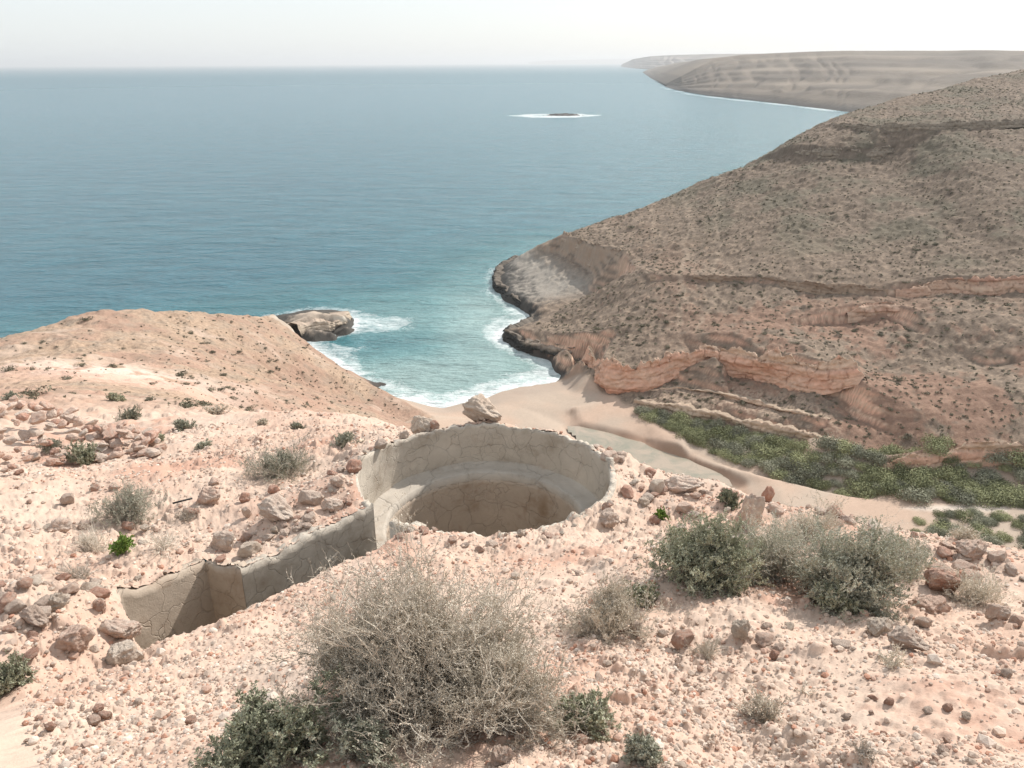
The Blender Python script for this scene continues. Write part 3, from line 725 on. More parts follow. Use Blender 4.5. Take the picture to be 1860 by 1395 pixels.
cliff('cliff', below([PZ(1430, 262, 31.0), PZ(1500, 268, 31.2), PZ(1600, 268, 31.6), PZ(1700, 262, 32.2), PZ(1860, 254, 33.2), PZ(2050, 250, 34)], 2.4, 1.4), [1.6, 2.4, 2.6, 2.6, 2.6, 2.6], 1, 59, ((.19, .155, .12), (.29, .235, .18)), out=.3, lean=1.0, bed=(.4, 1.2), jag=1.1, capcol=(.22, .18, .135))
cliff('cliff', below([PZ(1515, 222, 35.8), PZ(1600, 226, 36.2), PZ(1700, 224, 36.8), PZ(1860, 216, 37.8), PZ(2050, 210, 39)], 1.2, 1.0), [.9, 1.3, 1.4, 1.4, 1.4], 1, 61, ((.21, .17, .13), (.29, .235, .18)), out=.3, lean=.6, bed=(.3, .9), jag=.9, capcol=(.24, .195, .15))
cliff('cliff', [(p[0], p[1], -.3) for p in shore_right[1:16]], [3.6, 3.0, 2.4, 2.2, 1.9, 1.7, 1.7, 1.7, 1.8, 1.9, 2.0, 2.0, 2.0, 1.9, 1.6], -1, 67, ((.24, .19, .15), (.36, .29, .23)), out=.4, lean=1.3, bed=(.25, .7), jag=1.6, black=1.7, cap=1.6, capcol=(.17, .145, .12), capdrop=.7)
cliff('cliff', [(p[0], p[1], -.3) for p in shore_left[9:14]], [2.2, 2.2, 2.5, 3.0, 3.6], -1, 71, ((.36, .29, .225), (.50, .41, .32)), out=.3, lean=.9, bed=(.4, 1.0), jag=1.1, black=.8, cap=4.0, capcol=(.44, .345, .27), capdrop=.25)

# ------------------------------------------------------------------ sea
def sea_mat():
    b = NB('sea_water'); p = b.pos()
    sh = b.n('ShaderNodeAttribute', attribute_name='shallow_glare').outputs['Fac']
    fo = b.n('ShaderNodeAttribute', attribute_name='foam').outputs['Fac']
    far = b.n('ShaderNodeAttribute', attribute_name='farness').outputs['Fac']
    mp = b.n('ShaderNodeMapping'); mp.inputs['Scale'].default_value = (.55, 1.5, 1); mp.inputs['Rotation'].default_value = (0, 0, .25); b.l(p, mp.inputs[0])
    big = b.noise(.018, 4, mp.outputs[0], .6, .6)
    col = b.ramp(b.math('ADD', sh, b.math('MULTIPLY_ADD', big, .22, -.11)),
                 [(0.0, (.028, .102, .142)), (.28, (.044, .146, .180)), (.55, (.045, .155, .175)), (.8, (.13, .265, .27)), (1.0, (.26, .37, .355))])
    n1 = b.noise(.12, 6, mp.outputs[0], .62, .3); n2 = b.noise(.9, 5, mp.outputs[0], .6); n3 = b.noise(.035, 5, mp.outputs[0], .6)
    fn = b.noise(.75, 10, p, .80, 1.6); fn2 = b.noise(.16, 6, p, .7, 1.6)
    ft = b.math('ADD', b.math('MULTIPLY_ADD', fn, .75, b.math('MULTIPLY', fn2, .55)), fo)
    fm = b.ramp(ft, [(1.02, (0, 0, 0)), (1.22, (1, 1, 1))]) if False else None
    mr = b.n('ShaderNodeMapRange'); mr.inputs['From Min'].default_value = 1.0; mr.inputs['From Max'].default_value = 1.34; b.l(ft, mr.inputs['Value'])
    foamf = mr.outputs[0]
    # scattered small crests out at sea
    cr = b.n('ShaderNodeMapRange'); cr.inputs['From Min'].default_value = .70; cr.inputs['From Max'].default_value = .80; b.l(n2, cr.inputs['Value'])
    cres = b.math('MULTIPLY', cr.outputs[0], .35)
    ff = b.math('MAXIMUM', foamf, cres)
    rip = b.math('MULTIPLY_ADD', n1, 1.1, b.math('MULTIPLY_ADD', n2, .9, .0)); sc_ = b.n('ShaderNodeVectorMath', operation='SCALE'); b.l(col, sc_.inputs[0]); b.l(rip, sc_.inputs['Scale']); col = sc_.outputs[0]
    b.l(b.mix(ff, col, (.78, .80, .79)), b.b.inputs['Base Color'])
    b.l(b.math('MULTIPLY_ADD', ff, .5, b.math('MULTIPLY_ADD', far, .14, .20)), b.b.inputs['Roughness'])
    b.b.inputs['IOR'].default_value = 1.333
    b.l(b.math('SUBTRACT', b.math('MULTIPLY_ADD', ff, -.35, .45), b.math('MULTIPLY', far, .28)), b.b.inputs['Specular IOR Level'])
    nn = b.bump(n2, .9, .6, b.bump(n1, 1.0, 2.0, b.bump(n3, .6, 3.0)))
    b.l(nn, b.b.inputs['Normal'])
    return b.m
M_sea = sea_mat()
azs = np.concatenate([np.radians(np.arange(-100, -42, 1.0)), az_set(.14, -42, 42), np.radians(np.arange(43, 101, 1.0))])
rs = np.concatenate([np.exp(np.arange(math.log(70), math.log(260), .0045)), np.exp(np.linspace(math.log(260), math.log(70000), 420))])
Xs = np.sin(azs)[:, None] * rs; Ys = np.cos(azs)[:, None] * rs
dsh = seg_dist(Xs, Ys, SH2)
reef = PZ(1015, 210, 0)
rd_ = np.hypot((Xs - reef[0] + 4) / 47, (Ys - reef[1]) / 34) + .25 * noise(Xs * .06, Ys * .06, 233)
cove = smooth(60, 12, np.hypot((Xs + 2) * 1.0, (Ys - 128) * .75)); 
exposure_k = .75 + .45 * noise(Xs * .05, Ys * .05, 201) - .55 * smooth(30, 70, np.abs(Xs + 35)) * smooth(160, 200, Ys) * 0
bd = seg_dist(Xs, Ys, [(p[0], p[1]) for p in shore_beach])
foam = .40 * smooth(9.5, .2, dsh / exposure_k) + .48 * smooth(11, 1.0, bd) * (.8 + .5 * noise(Xs * .12, Ys * .3, 207))
tp = PZ(650, 590, 0); foam += .55 * np.exp(-(((Xs - tp[0] - 5) / 8) ** 2 + ((Ys - tp[1]) / 7) ** 2))
t2 = PZ(600, 625, 0); foam += .30 * np.exp(-(((Xs - t2[0]) / 9) ** 2 + ((Ys - t2[1] + 3) / 3.2) ** 2))
t3 = PZ(905, 590, 0); foam += .35 * np.exp(-(((Xs - t3[0]) / 4) ** 2 + ((Ys - t3[1]) / 10) ** 2))
t4 = PZ(610, 665, 0); foam += .40 * np.exp(-(((Xs - t4[0]) / 5) ** 2 + ((Ys - t4[1]) / 9) ** 2))
foam += .9 * smooth(1.15, .8, rd_) * (.75 + .6 * noise(Xs * .03, Ys * .08, 209)) * (rs[None, :] > 300)
fc1 = [PZ(a, b_, 0)[:2] for a, b_ in ((1200, 158), (1250, 171), (1330, 181), (1400, 188), (1480, 197), (1545, 206), (1600, 214))]
foam += .55 * smooth(22, 2, seg_dist(Xs, Ys, fc1)) * (.7 + .9 * noise(Xs * .01, Ys * .01, 215)) * (rs[None, :] > 600)
foam *= (rs[None, :] < 6000)
foam += .16 * cove * (noise(Xs * .06, Ys * .16, 231) + .5 * noise(Xs * .2, Ys * .5, 232) + .35) * (dsh < 45)
foam = np.clip(foam + .03, 0, .50 + .14 * smooth(2.5, .3, dsh) + .10 * smooth(1.1, .8, rd_) * (rs[None, :] > 300))
azg = np.arctan2(Xs, Ys)
shallow_glare = np.clip(.18 + .50 * cove + .30 * smooth(40, 4, dsh) * (Ys > 60) + .20 * smooth(2.0, .9, rd_) * (rs[None, :] > 300)
                  + .16 * smooth(.0, .5, azg) * smooth(150, 260, rs)[None, :] + .07 * smooth(80, 20, np.abs(Xs - 0)) * smooth(150, 180, Ys) * smooth(330, 200, Ys)
                  + .10 * smooth(-.35, .1, azg), 0, 1)  # azimuth terms paint sun glare and haze into the water colour
dk = PZ(690, 625, 0); shallow_glare -= .30 * np.exp(-(((Xs - dk[0]) / 16) ** 2 + ((Ys - dk[1]) / 9) ** 2))
shallow_glare += .30 * smooth(9, 2, bd)
Zs = .0 + .10 * noise(Xs * .09, Ys * .22, 301) * smooth(500, 200, rs)[None, :] + .05 * noise(Xs * .4, Ys * .6, 302) * smooth(400, 200, rs)[None, :]
farn = smooth(150, 4000, np.broadcast_to(rs[None, :], Xs.shape))
sea = mesh_np('sea', np.stack([Xs, Ys, Zs + .05], -1).reshape(-1, 3), grid_faces(*Xs.shape), M_sea, attrs={'shallow_glare': shallow_glare, 'foam': foam, 'farness': farn})
tag(sea, kind='structure')

# ------------------------------------------------------------------ far coast
def far_land(name, footpx, tops, depth, seed, col1, col2, strata=1.0):
    # footpx: waterline pixels; tops: (px, py, extra distance) of the brow; then a plateau runs back
    n = 260; m_ = 70
    fx = np.array([PZ(a, b_, 0)[:2] for a, b_ in footpx])
    tx = []
    for (a, b_, f) in tops:
        d = ray(a, b_); g_ = PZ(*f[:2], 0); Yd = g_[1] + f[2]; t = Yd / d[1]; tx.append((d[0] * t, Yd, CAMZ + d[2] * t))
    tx = np.array(tx)
    u = np.linspace(0, 1, n)
    def res(P):
        s = np.r_[0, np.cumsum(np.hypot(*np.diff(P[:, :2], axis=0).T))]; s = s / s[-1]
        s = np.linspace(0, 1, len(P))
        return np.array([np.interp(u, s, P[:, k]) for k in range(P.shape[1])]).T
    fo_, to_ = res(fx), res(tx)
    v = np.linspace(0, 1, m_)
    X = np.empty((n, m_ + 8)); Y = X.copy(); Z = X.copy()
    prof = np.interp(v, [0, .12, .22, .5, .62, .9, 1], [0, .22, .26, .62, .76, .97, 1])
    for j in range(m_):
        X[:, j] = fo_[:, 0] + (to_[:, 0] - fo_[:, 0]) * v[j]; Y[:, j] = fo_[:, 1] + (to_[:, 1] - fo_[:, 1]) * v[j]; Z[:, j] = to_[:, 2] * prof[j]
    for k in range(8):
        X[:, m_ + k] = to_[:, 0] * (1 + .12 * (k + 1)); Y[:, m_ + k] = to_[:, 1] + depth * (k + 1) / 8; Z[:, m_ + k] = to_[:, 2] - (k + 1) * 1.5
    h = to_[:, 2][:, None]
    sc2 = 6.0 / depth
    gul = fbm(X * sc2 * 1.2, Y * sc2 * .4, 5, seed) * np.sin(np.pi * np.clip(np.arange(m_ + 8) / m_, 0, 1))[None, :]
    gu = 1 - 2.6 * np.abs(noise(u[:, None] * 16 + .8 * noise(u[:, None] * 9, v[-1] * np.linspace(0, 1.1, m_ + 8)[None, :] * 3, seed), np.linspace(0, 1.1, m_ + 8)[None, :] * 1.3, seed + 3)); gu = gu * np.sin(np.pi * np.clip(np.arange(m_ + 8) / m_, 0, 1))[None, :]
    Z = Z + gul * h * .30 - np.clip(gu, 0, 1) * h * .12
    Y = Y + gul * depth * .05
    fr = Z / h * 7; st = (np.floor(fr) + smooth(.25, .6, fr - np.floor(fr))) * h / 7
    Z = np.where(Z > 3, Z + (st - Z) * .4 * strata, Z)
    Z[:, 0] = -3
    t_ = smooth(-.3, .4, fbm(X * sc2 * 2, Y * sc2 * 2, 4, seed + 5))
    c = lerp(np.broadcast_to(C3(*col1), X.shape + (3,)), C3(*col2), t_)
    bnd = smooth(.2, .9, np.sin(Z / h * 26 + 2 * noise(X * sc2, Y * sc2, seed + 8)))
    c = c * (1 + .28 * bnd - .1)[..., None]
    wetk = smooth(9, 2, Z); c = lerp(c, C3(.07, .065, .06), wetk * .8)
    o = mesh_np(name, np.stack([X, Y, Z], -1).reshape(-1, 3), grid_faces(*X.shape), M_hill, col=c.reshape(-1, 3))
    tag(o, kind='structure')
M_hill = terrain_mat('far_coast_soil', .02, .12, .15, 2.0)
far_land('hills', [(1207, 157), (1225, 163), (1250, 168), (1290, 175), (1340, 180), (1400, 187), (1450, 193), (1500, 199), (1545, 205), (1620, 214), (1750, 226), (2000, 245)],
         [(1208, 153, (1207, 157, 30)), (1235, 138, (1225, 163, 130)), (1262, 124, (1250, 168, 260)), (1300, 105, (1290, 175, 500)), (1350, 99, (1340, 180, 620)), (1410, 96, (1400, 187, 700)),
          (1470, 93.5, (1450, 193, 720)), (1530, 92, (1500, 199, 750)), (1620, 92, (1545, 205, 800)), (1760, 92, (1620, 214, 860)), (1950, 92, (1750, 226, 900)), (2300, 92, (2000, 245, 900))],
         2500, 401, (.125, .102, .080), (.19, .155, .12))
far_land('hills', [(1128, 121), (1150, 124), (1180, 126.5), (1230, 129.5), (1290, 133), (1400, 138), (1600, 150)],
         [(1130, 117, (1128, 121, 100)), (1150, 107, (1150, 124, 500)), (1180, 102, (1180, 126.5, 900)), (1230, 99.5, (1230, 129.5, 1200)), (1290, 98, (1290, 133, 1400)), (1420, 97, (1400, 138, 1500)), (1700, 96, (1600, 150, 1500))],
         5000, 431, (.20, .175, .155), (.25, .215, .185))  # tints lightened: distance haze painted onto this farther headland
def HZ(px): return 113.0 - ROLL * (px - 930)
far_land('hills', [(a, HZ(a) + 4.0) for a in (960, 1000, 1060, 1130, 1250, 1400)],
         [(a, HZ(a) - t_, (a, HZ(a) + 4.0, 1500)) for a, t_ in ((960, .3), (1000, 2.5), (1060, 4.2), (1130, 5.2), (1250, 6.0), (1400, 6.0))],
         9000, 451, (.12, .10, .085), (.16, .135, .11))
# ------------------------------------------------------------------ rocks
def ico(sub):
    import bmesh
    bm = bmesh.new(); bmesh.ops.create_icosphere(bm, subdivisions=sub, radius=1.0)
    V = np.array([v.co[:] for v in bm.verts]); Fc = np.array([[v.index for v in f.verts] for f in bm.faces]); bm.free()
    return V, Fc
ICO4, ICO3, ICO2, ICO1 = ico(5), ico(4), ico(2), ico(1)
def noise3(P, s, seed):
    return (noise(P[:, 0] * s + 5, P[:, 1] * s, seed) + noise(P[:, 1] * s + 3, P[:, 2] * s - 8, seed + 1) + noise(P[:, 2] * s, P[:, 0] * s + 11, seed + 2)) / 1.7
def rock_geo(seed, base, cuts=9, rough=.12, keep=.72):
    r_ = np.random.default_rng(seed); V, Fc = base[0].copy(), base[1]
    V = V * (1 + .25 * noise3(V, .9, seed))[:, None]
    for _ in range(cuts):
        n = r_.normal(size=3); n /= np.linalg.norm(n); d = r_.uniform(keep - .17, keep + .15)
        s = V @ n - d; V = V - np.outer(np.where(s > 0, s * .9, 0), n)
    nrm = V / (np.linalg.norm(V, axis=1)[:, None] + 1e-9)
    rid = 1 - np.abs(noise3(V, 2.6, seed + 9)) * 3
    V = V + nrm * (rough * (.55 * noise3(V, 2.0, seed + 3) + .5 * noise3(V, 4.5, seed + 5) + .35 * noise3(V, 10, seed + 7) + .12 * noise3(V, 22, seed + 8)) + rough * .12 * rid)[:, None]
    V[:, 2] *= .8
    V /= np.abs(V).max(0)[None, :]
    return V, Fc
M_rocks = [rock_mat('pink_limestone', (.64, .44, .345), (.70, .53, .43), (.74, .61, .51)),
           rock_mat('red_limestone', (.52, .29, .215), (.60, .39, .30), (.64, .49, .40)),
           rock_mat('pale_limestone', (.60, .48, .385), (.70, .58, .47), (.76, .65, .55)),
           rock_mat('grey_limestone', (.56, .43, .35), (.65, .51, .42), (.72, .60, .50))]
RP = {}
def rock_mesh(kind, mi, big=False):
    k = (kind, mi, big)
    if k not in RP:
        V, Fc = rock_geo(900 + kind * 13, ICO4 if big else ICO3, 16 if kind % 2 else 12, .30 if big else .20, .62)
        RP[k] = mesh_np('rock', V, Fc, M_rocks[mi], flat=False, link=False)
    return RP[k]
def place_rock(x, y, sx, sy, sz, rz, kind, mi, label, group=None, big=False, sink=.35, tilt=(0, 0), cat='rock', name='rock', z=None):
    o = bpy.data.objects.new(name, rock_mesh(kind, mi, big)); C.objects.link(o)
    z0 = Hs(x, y) if z is None else z
    o.location = (x, y, z0 + sz * (1 - 2 * sink)); o.scale = (sx, sy, sz); o.rotation_euler = (tilt[0], tilt[1], rz)
    return tag(o, label, cat, group)

def ground_hit(px, py, tmin=1.2, tmax=60):
    d = ray(px, py); lo, hi = math.log(tmin), math.log(tmax)
    for n in (110, 24, 12):
        t = np.exp(np.linspace(lo, hi, n)); x = d[0] * t; y = d[1] * t; z = CAMZ + d[2] * t
        h = H(x, y, False); k = int(np.argmax(z < h))
        if not (z < h).any(): return None
        lo, hi = math.log(t[max(0, k - 1)]), math.log(t[k])
    return float(x[k]), float(y[k]), float(h[k]), float(t[k])

# named rocks: base pixel, width px, height px, depth ratio, mesh kind, colour, label
ROCKS = [
 (786, 789, 46, 50, .8, 0, 2, 1, 'pale smooth boulder on the far rim of the round pit, left of the knobbly one'),
 (876, 786, 88, 52, .7, 10, 2, 1, 'big pitted knobbly boulder perched on the far rim of the round pit'),
 (816, 786, 24, 26, .8, 2, 1, 0, 'small rust red rock between the two boulders on the pit rim'),
 (786, 797, 22, 18, .8, 3, 3, 0, 'small grey stone at the foot of the pale boulder on the pit rim'),
 (1360, 962, 52, 84, .6, 4, 0, 1, 'upright pinkish rock standing behind the green shrubs on the right'),
 (1326, 915, 34, 38, .8, 5, 1, 0, 'reddish squared rock on the brow, left of the upright rock'),
 (1394, 912, 26, 34, .8, 7, 1, 0, 'pointed dark red rock on the brow just right of the upright rock'),
 (1272, 866, 26, 26, .8, 6, 1, 0, 'small round orange rock on the brow right of the pit'),
 (1236, 896, 92, 32, .6, 7, 0, 1, 'long low slab on the brow above the stream'),
 (1196, 898, 40, 30, .6, 8, 2, 0, 'slanting pale slab lying left of the long low slab'),
 (1106, 962, 50, 32, .8, 9, 3, 1, 'low pointed grey rock on the gravel right of the pit'),
 (1520, 942, 44, 34, .8, 10, 1, 0, 'red angular rock on the brow behind the green shrubs'),
 (1566, 946, 40, 28, .8, 2, 0, 0, 'small blocky rock on the brow next to the red angular one'),
 (1610, 958, 74, 28, .6, 11, 0, 1, 'long flat pink rock on the brow at the right'),
 (1764, 1016, 84, 42, .7, 1, 0, 1, 'large dark-hollowed rock near the right edge, above the brown boulder'),
 (1815, 1020, 50, 26, .7, 3, 0, 0, 'low broken rock at the right edge beside the large hollowed one'),
 (1716, 1080, 80, 62, .8, 5, 1, 1, 'brown rounded boulder right of the green shrubs'),
 (1700, 1112, 110, 40, .6, 8, 0, 1, 'wide sloping slab below the brown boulder'),
 (1818, 1126, 54, 48, .8, 0, 0, 1, 'pink rounded rock near the right edge below the dry shrub'),
 (1850, 1142, 36, 28, .8, 6, 1, 0, 'small red-brown rock at the right edge of the ground'),
 (1345, 1168, 48, 44, .9, 3, 2, 1, 'tan rounded rock in the middle of the bare ground on the right'),
 (1392, 1172, 52, 26, .8, 9, 0, 0, 'flat stone touching the right side of the tan rounded rock'),
 (1600, 1150, 72, 46, .8, 1, 2, 1, 'pale pitted rock below the green shrubs'),
 (1655, 1182, 90, 44, .7, 10, 3, 1, 'grey crumbly flat rock beside the pale pitted rock'),
 (1680, 1140, 36, 28, .8, 2, 0, 0, 'small pink rock behind the grey crumbly one'),
 (1240, 1176, 56, 46, .8, 11, 1, 0, 'pink ridge of rock left of the tan rounded rock'),
 (1152, 1156, 34, 46, .8, 4, 3, 0, 'hollowed brown rock under the dry shrub beside the big bush'),
 (1532, 1172, 44, 22, .9, 5, 3, 0, 'low oval stone left of the pale pitted rock'),
 (1408, 1200, 24, 22, .9, 6, 1, 0, 'small dark red stone below the flat stone'),
 (375, 918, 64, 46, .8, 7, 0, 1, 'pink split rock beside the black rod'),
 (498, 896, 32, 18, .8, 8, 1, 0, 'flat brick red stone above the trench'),
 (442, 914, 28, 24, .9, 9, 1, 0, 'small pink stone between the split rock and the grey boulder'),
 (500, 950, 90, 56, .8, 10, 3, 1, 'grey weathered boulder above the trench wall'),
 (560, 920, 56, 40, .8, 0, 3, 0, 'pale grey rock beside the weathered boulder'),
 (404, 1000, 62, 52, .8, 4, 3, 1, 'pointed brown-grey rock just above the square end of the trench'),
 (450, 1012, 58, 34, .8, 3, 2, 0, 'pale stone at the trench lip right of the pointed rock'),
 (445, 985, 26, 18, .9, 6, 1, 0, 'small red stone on top of the pale lip stone'),
 (448, 942, 24, 28, .9, 2, 0, 0, 'small upright pink stone left of the weathered boulder'),
 (345, 935, 30, 20, .9, 5, 1, 0, 'reddish stone just below the black rod'),
 (118, 918, 32, 28, .9, 11, 3, 0, 'lone round grey rock with a shadow on the bare ground at the left'),
 (170, 892, 24, 18, .9, 1, 1, 0, 'lone pink rock on the bare ground below the ruined wall'),
 (100, 965, 56, 34, .8, 9, 0, 1, 'pitted pink rock left of the grey shrub'),
 (150, 962, 30, 20, .8, 6, 0, 0, 'smaller stone against the pitted pink rock'),
 (230, 966, 30, 22, .8, 0, 1, 0, 'pink stone below the grey shrub at the left'),
 (100, 1108, 60, 40, .8, 1, 2, 1, 'pale block on top of the rubble mound left of the trench'),
 (178, 1108, 34, 36, .9, 4, 1, 1, 'round pink rock on top of the rubble mound left of the trench'),
 (60, 1140, 70, 46, .7, 10, 3, 1, 'grey jagged rock on the left shoulder of the rubble mound'),
 (130, 1185, 90, 52, .8, 3, 0, 1, 'large pink rock low on the rubble mound with its shadow on the gravel'),
 (225, 1206, 90, 44, .8, 8, 2, 1, 'pale rock at the lower corner of the trench'),
 (215, 1160, 80, 50, .8, 5, 0, 1, 'broken pink rock on the edge of the trench end'),
 (640, 860, 40, 30, .9, 9, 1, 0, 'reddish rock on the left rim of the pit'),
 (612, 885, 34, 26, .9, 2, 0, 0, 'pink rock in the rubble left of the pit rim'),
 (690, 815, 34, 22, .9, 7, 3, 0, 'brown rock on the upper left rim of the pit'),
 (600, 930, 50, 36, .9, 0, 0, 1, 'pink crumbling rock above the trench beside the pit'),
 (1040, 800, 34, 16, .9, 5, 1, 0, 'dark red flat stone on the far right rim of the pit'),
 (1080, 815, 40, 20, .9, 11, 0, 0, 'pale lumpy stone on the right rim of the pit'),
 (1110, 835, 50, 22, .8, 8, 0, 0, 'long pale stone on the right rim, highest of the gravel brow'),
 (1190, 905, 24, 14, .9, 2, 1, 0, 'small red stone below the slanting slab'),
 (910, 1390, 60, 44, .9, 3, 0, 1, 'pale pink rock at the bottom edge below the big dry bush'),
 (1055, 1355, 34, 24, .9, 9, 1, 0, 'stone below the small green tuft near the bottom edge'),
 (575, 1308, 26, 18, .9, 6, 2, 0, 'white stone beside the dark shadow of the big bush'),
 (190, 1308, 26, 22, .9, 5, 1, 0, 'orange stone on the gravel at the lower left'),
 (165, 1318, 34, 20, .9, 0, 0, 0, 'pale stone touching the orange stone at the lower left'),
 (90, 1328, 26, 22, .9, 2, 1, 0, 'small pink stone on the gravel further left of the orange stone'),
 (275, 1330, 22, 18, .9, 7, 0, 0, 'small stone right of the orange stone at the lower left'),
 (1615, 1280, 22, 18, .9, 4, 1, 0, 'red stone lying on the smooth sandy patch'),
 (1725, 1292, 24, 18, .9, 8, 1, 0, 'red stone right of the smooth sandy patch'),
 (1830, 1230, 28, 22, .9, 1, 3, 0, 'brown stone near the right edge level with the sandy patch'),
 (1540, 1308, 20, 16, .9, 11, 3, 0, 'small brown stone below the smooth sandy patch'),
]
FPC = lambda x, y, z: (x * F_[0] + y * F_[1] + (z - CAMZ) * F_[2])
for i, (px, py, wpx, hpx, dr, kd, mi, bg_, lab) in enumerate(ROCKS):
    h = ground_hit(px, py)
    if h is None: print('rock miss', px, py); continue
    x, y, z, t = h
    kk = 1.0 if i < 10 else .84; wpx, hpx = wpx * kk, hpx * kk; sx = wpx * t / FPX / 2
    sz = hpx * t / FPX / 2 / .93
    if i < 4:          # sit them on the rim, outside the wall
        dx_, dy_ = x - PC[0], y + sx * dr * (1.15 if i < 2 else .8) - PC[1]; rr0 = math.hypot(dx_, dy_); need = max(rr0, PR + (.10 if i < 2 else .05) + sx * dr * .7)
        x = PC[0] + dx_ / rr0 * need; y = PC[1] + dy_ / rr0 * need - sx * dr * (1.15 if i < 2 else .8)
        z = Hs(x, y + sx * dr * .9) + (.03 if i < 2 else .01)
    if False: z = CAMZ - 4.42 - .085 * (y - 7.88) + (.10 if i < 2 else .03)
    place_rock(x, y + sx * dr * (.6 if i >= 4 else (1.15 if i < 2 else .8)), sx, sx * dr, sz * 1.15, (kd * .37) % .6 - .3, kd, mi, lab, big=bool(bg_), sink=(.26 if i < 4 else .22), z=(z if i < 4 else None), name='boulder' if wpx > 44 else 'rock', cat='boulder' if wpx > 44 else 'rock')

# collapsed dry-stone wall on the left
wl = 0
wr = np.random.default_rng(31)
WALLPX = [(0, 745), (60, 742), (130, 770), (200, 800), (280, 800)]
cnt = 0
while cnt < 170:
    u = wr.uniform(); px = wr.uniform(-30, 290)
    top = np.interp(px, [-30, 60, 130, 200, 290], [735, 735, 765, 775, 800]); bot = np.interp(px, [-30, 60, 130, 200, 290], [880, 860, 845, 835, 828])
    py = wr.uniform(top, bot); h = ground_hit(px, py, 4, 40)
    if h is None: cnt += 1; continue
    x, y, z, t = h; s = wr.uniform(7, 15) * t / FPX / 1.2 * (1.25 if wr.uniform() < .2 else 1)
    lift = max(0, 1 - abs((py - (top + bot) / 2) / (bot - top) * 2)) * .75 * wr.uniform() * np.interp(px, [-30, 120, 290], [1.4, 1.2, .3])
    place_rock(x, y, s * wr.uniform(.9, 1.5), s, s * wr.uniform(.5, .8), wr.uniform(0, 6.3), int(wr.integers(12)), int(wr.choice([0, 0, 1, 1, 3])),
               'angular pink stone in the collapsed dry wall at the left edge', 'stones of the collapsed dry wall', sink=.2, z=z + lift, name='stone', cat='stone', tilt=(wr.uniform(-.5, .5), wr.uniform(-.5, .5)))
    cnt += 1
# loose stones over the near ground, more along the pit rim and the brow
cnt = 0
while cnt < 225:
    q = wr.uniform()
    if q < .30:
        a = wr.uniform(0, 6.28); d = PR + wr.uniform(.06, .45); x = PC[0] + d * math.cos(a); y = PC[1] + d * math.sin(a); s = wr.uniform(.025, .07)
        if wr.uniform() < .35: 
            tt = wr.uniform(); x = P0[0] + (P1[0] - P0[0]) * tt - wr.uniform(.05, .4); y = P0[1] + (P1[1] - P0[1]) * tt + wr.uniform(.05, .4)
        g, lb = 'stones along the pit rim', 'fist-sized pink stone in the rubble round the pit and trench'
    elif q < .5:
        px = wr.uniform(1130, 1860); py = np.interp(px, [1130, 1300, 1500, 1700, 1860], [850, 890, 930, 965, 985]) + wr.uniform(2, 90)
        h = ground_hit(px, py, 3, 20)
        if h is None: continue
        x, y = h[0], h[1]; s = wr.uniform(.03, .09); g, lb = 'stones along the brow', 'broken pink stone on the rocky brow at the right'
    elif q < .62:
        x = -3.7 + wr.normal() * .4; y = 4.7 + wr.normal() * .35; s = wr.uniform(.03, .08); g, lb = 'stones on the rubble mound', 'crumbled pink stone on the mound left of the trench'
    else:
        px = wr.uniform(0, 1860); py = wr.uniform(860, 1395); h = ground_hit(px, py, 1.5, 20)
        if h is None: continue
        x, y = h[0], h[1]; s = wr.uniform(5, 11) * h[3] / FPX * (1 if py > 1000 else 1.0); g, lb = 'loose stones scattered on the gravel', 'small loose stone lying on the pale gravel slope'
    if foot_sdf(np.array([x]), np.array([y]))[0] < s + .03: continue
    place_rock(x, y, s * wr.uniform(.9, 1.4), s, s * wr.uniform(.55, .9), wr.uniform(0, 6.3), int(wr.integers(12)), int(wr.choice([0, 0, 1, 2, 1, 3])), lb, g, sink=.25, tilt=(wr.uniform(-.4, .4), wr.uniform(-.4, .4)), name='stone', cat='stone')
    cnt += 1

# gravel (uncountable)
def scatter_mesh(name, protos, pos, size, rot, mat, kind='stuff', flat=True, label=None, cat=None, tilt=None, zsc=None, col=None):
    Vs, Fs, Cs = [], [], []; off_ = 0
    pid = rng.integers(len(protos), size=len(pos))
    for k, (PV, PF) in enumerate(protos):
        s = np.where(pid == k)[0]
        if not len(s): continue
        c_, s_ = np.cos(rot[s])[:, None], np.sin(rot[s])[:, None]
        vx = PV[None, :, 0] * c_ - PV[None, :, 1] * s_; vy = PV[None, :, 0] * s_ + PV[None, :, 1] * c_; vz = np.broadcast_to(PV[None, :, 2], vx.shape)
        sz = size[s][:, None]
        zz = vz * sz * (1 if zsc is None else zsc[s][:, None])
        V = np.stack([pos[s, 0][:, None] + vx * sz, pos[s, 1][:, None] + vy * sz, pos[s, 2][:, None] + zz], -1)
        nF = PF[None] + (np.arange(len(s)) * len(PV))[:, None, None] + off_
        Vs.append(V.reshape(-1, 3)); Fs.append(nF.reshape(-1, PF.shape[1])); off_ += V.shape[0] * V.shape[1]
        if col is not None: Cs.append(np.repeat(col[s], len(PV), 0))
    o = mesh_np(name, np.concatenate(Vs), np.concatenate(Fs), mat, flat=flat, col=np.concatenate(Cs) if col is not None else None)
    tag(o, label, cat, None, kind); return o
gp = [rock_geo(50 + k, ICO1, 3, .25) for k in range(8)] + [rock_geo(70 + k, ICO2, 5, .2) for k in range(3)]
NGV = 85000
aa = np.radians(rng.uniform(-40, 42, NGV)); rr_ = np.exp(rng.uniform(math.log(1.3), math.log(17), NGV))
gx_, gy_ = np.sin(aa) * rr_, np.cos(aa) * rr_
sz_ = np.exp(rng.normal(math.log(.0042), .5, NGV)) * rr_ ** .55 * 1.05
sz_ = np.clip(sz_ * .78, .0025, .04)
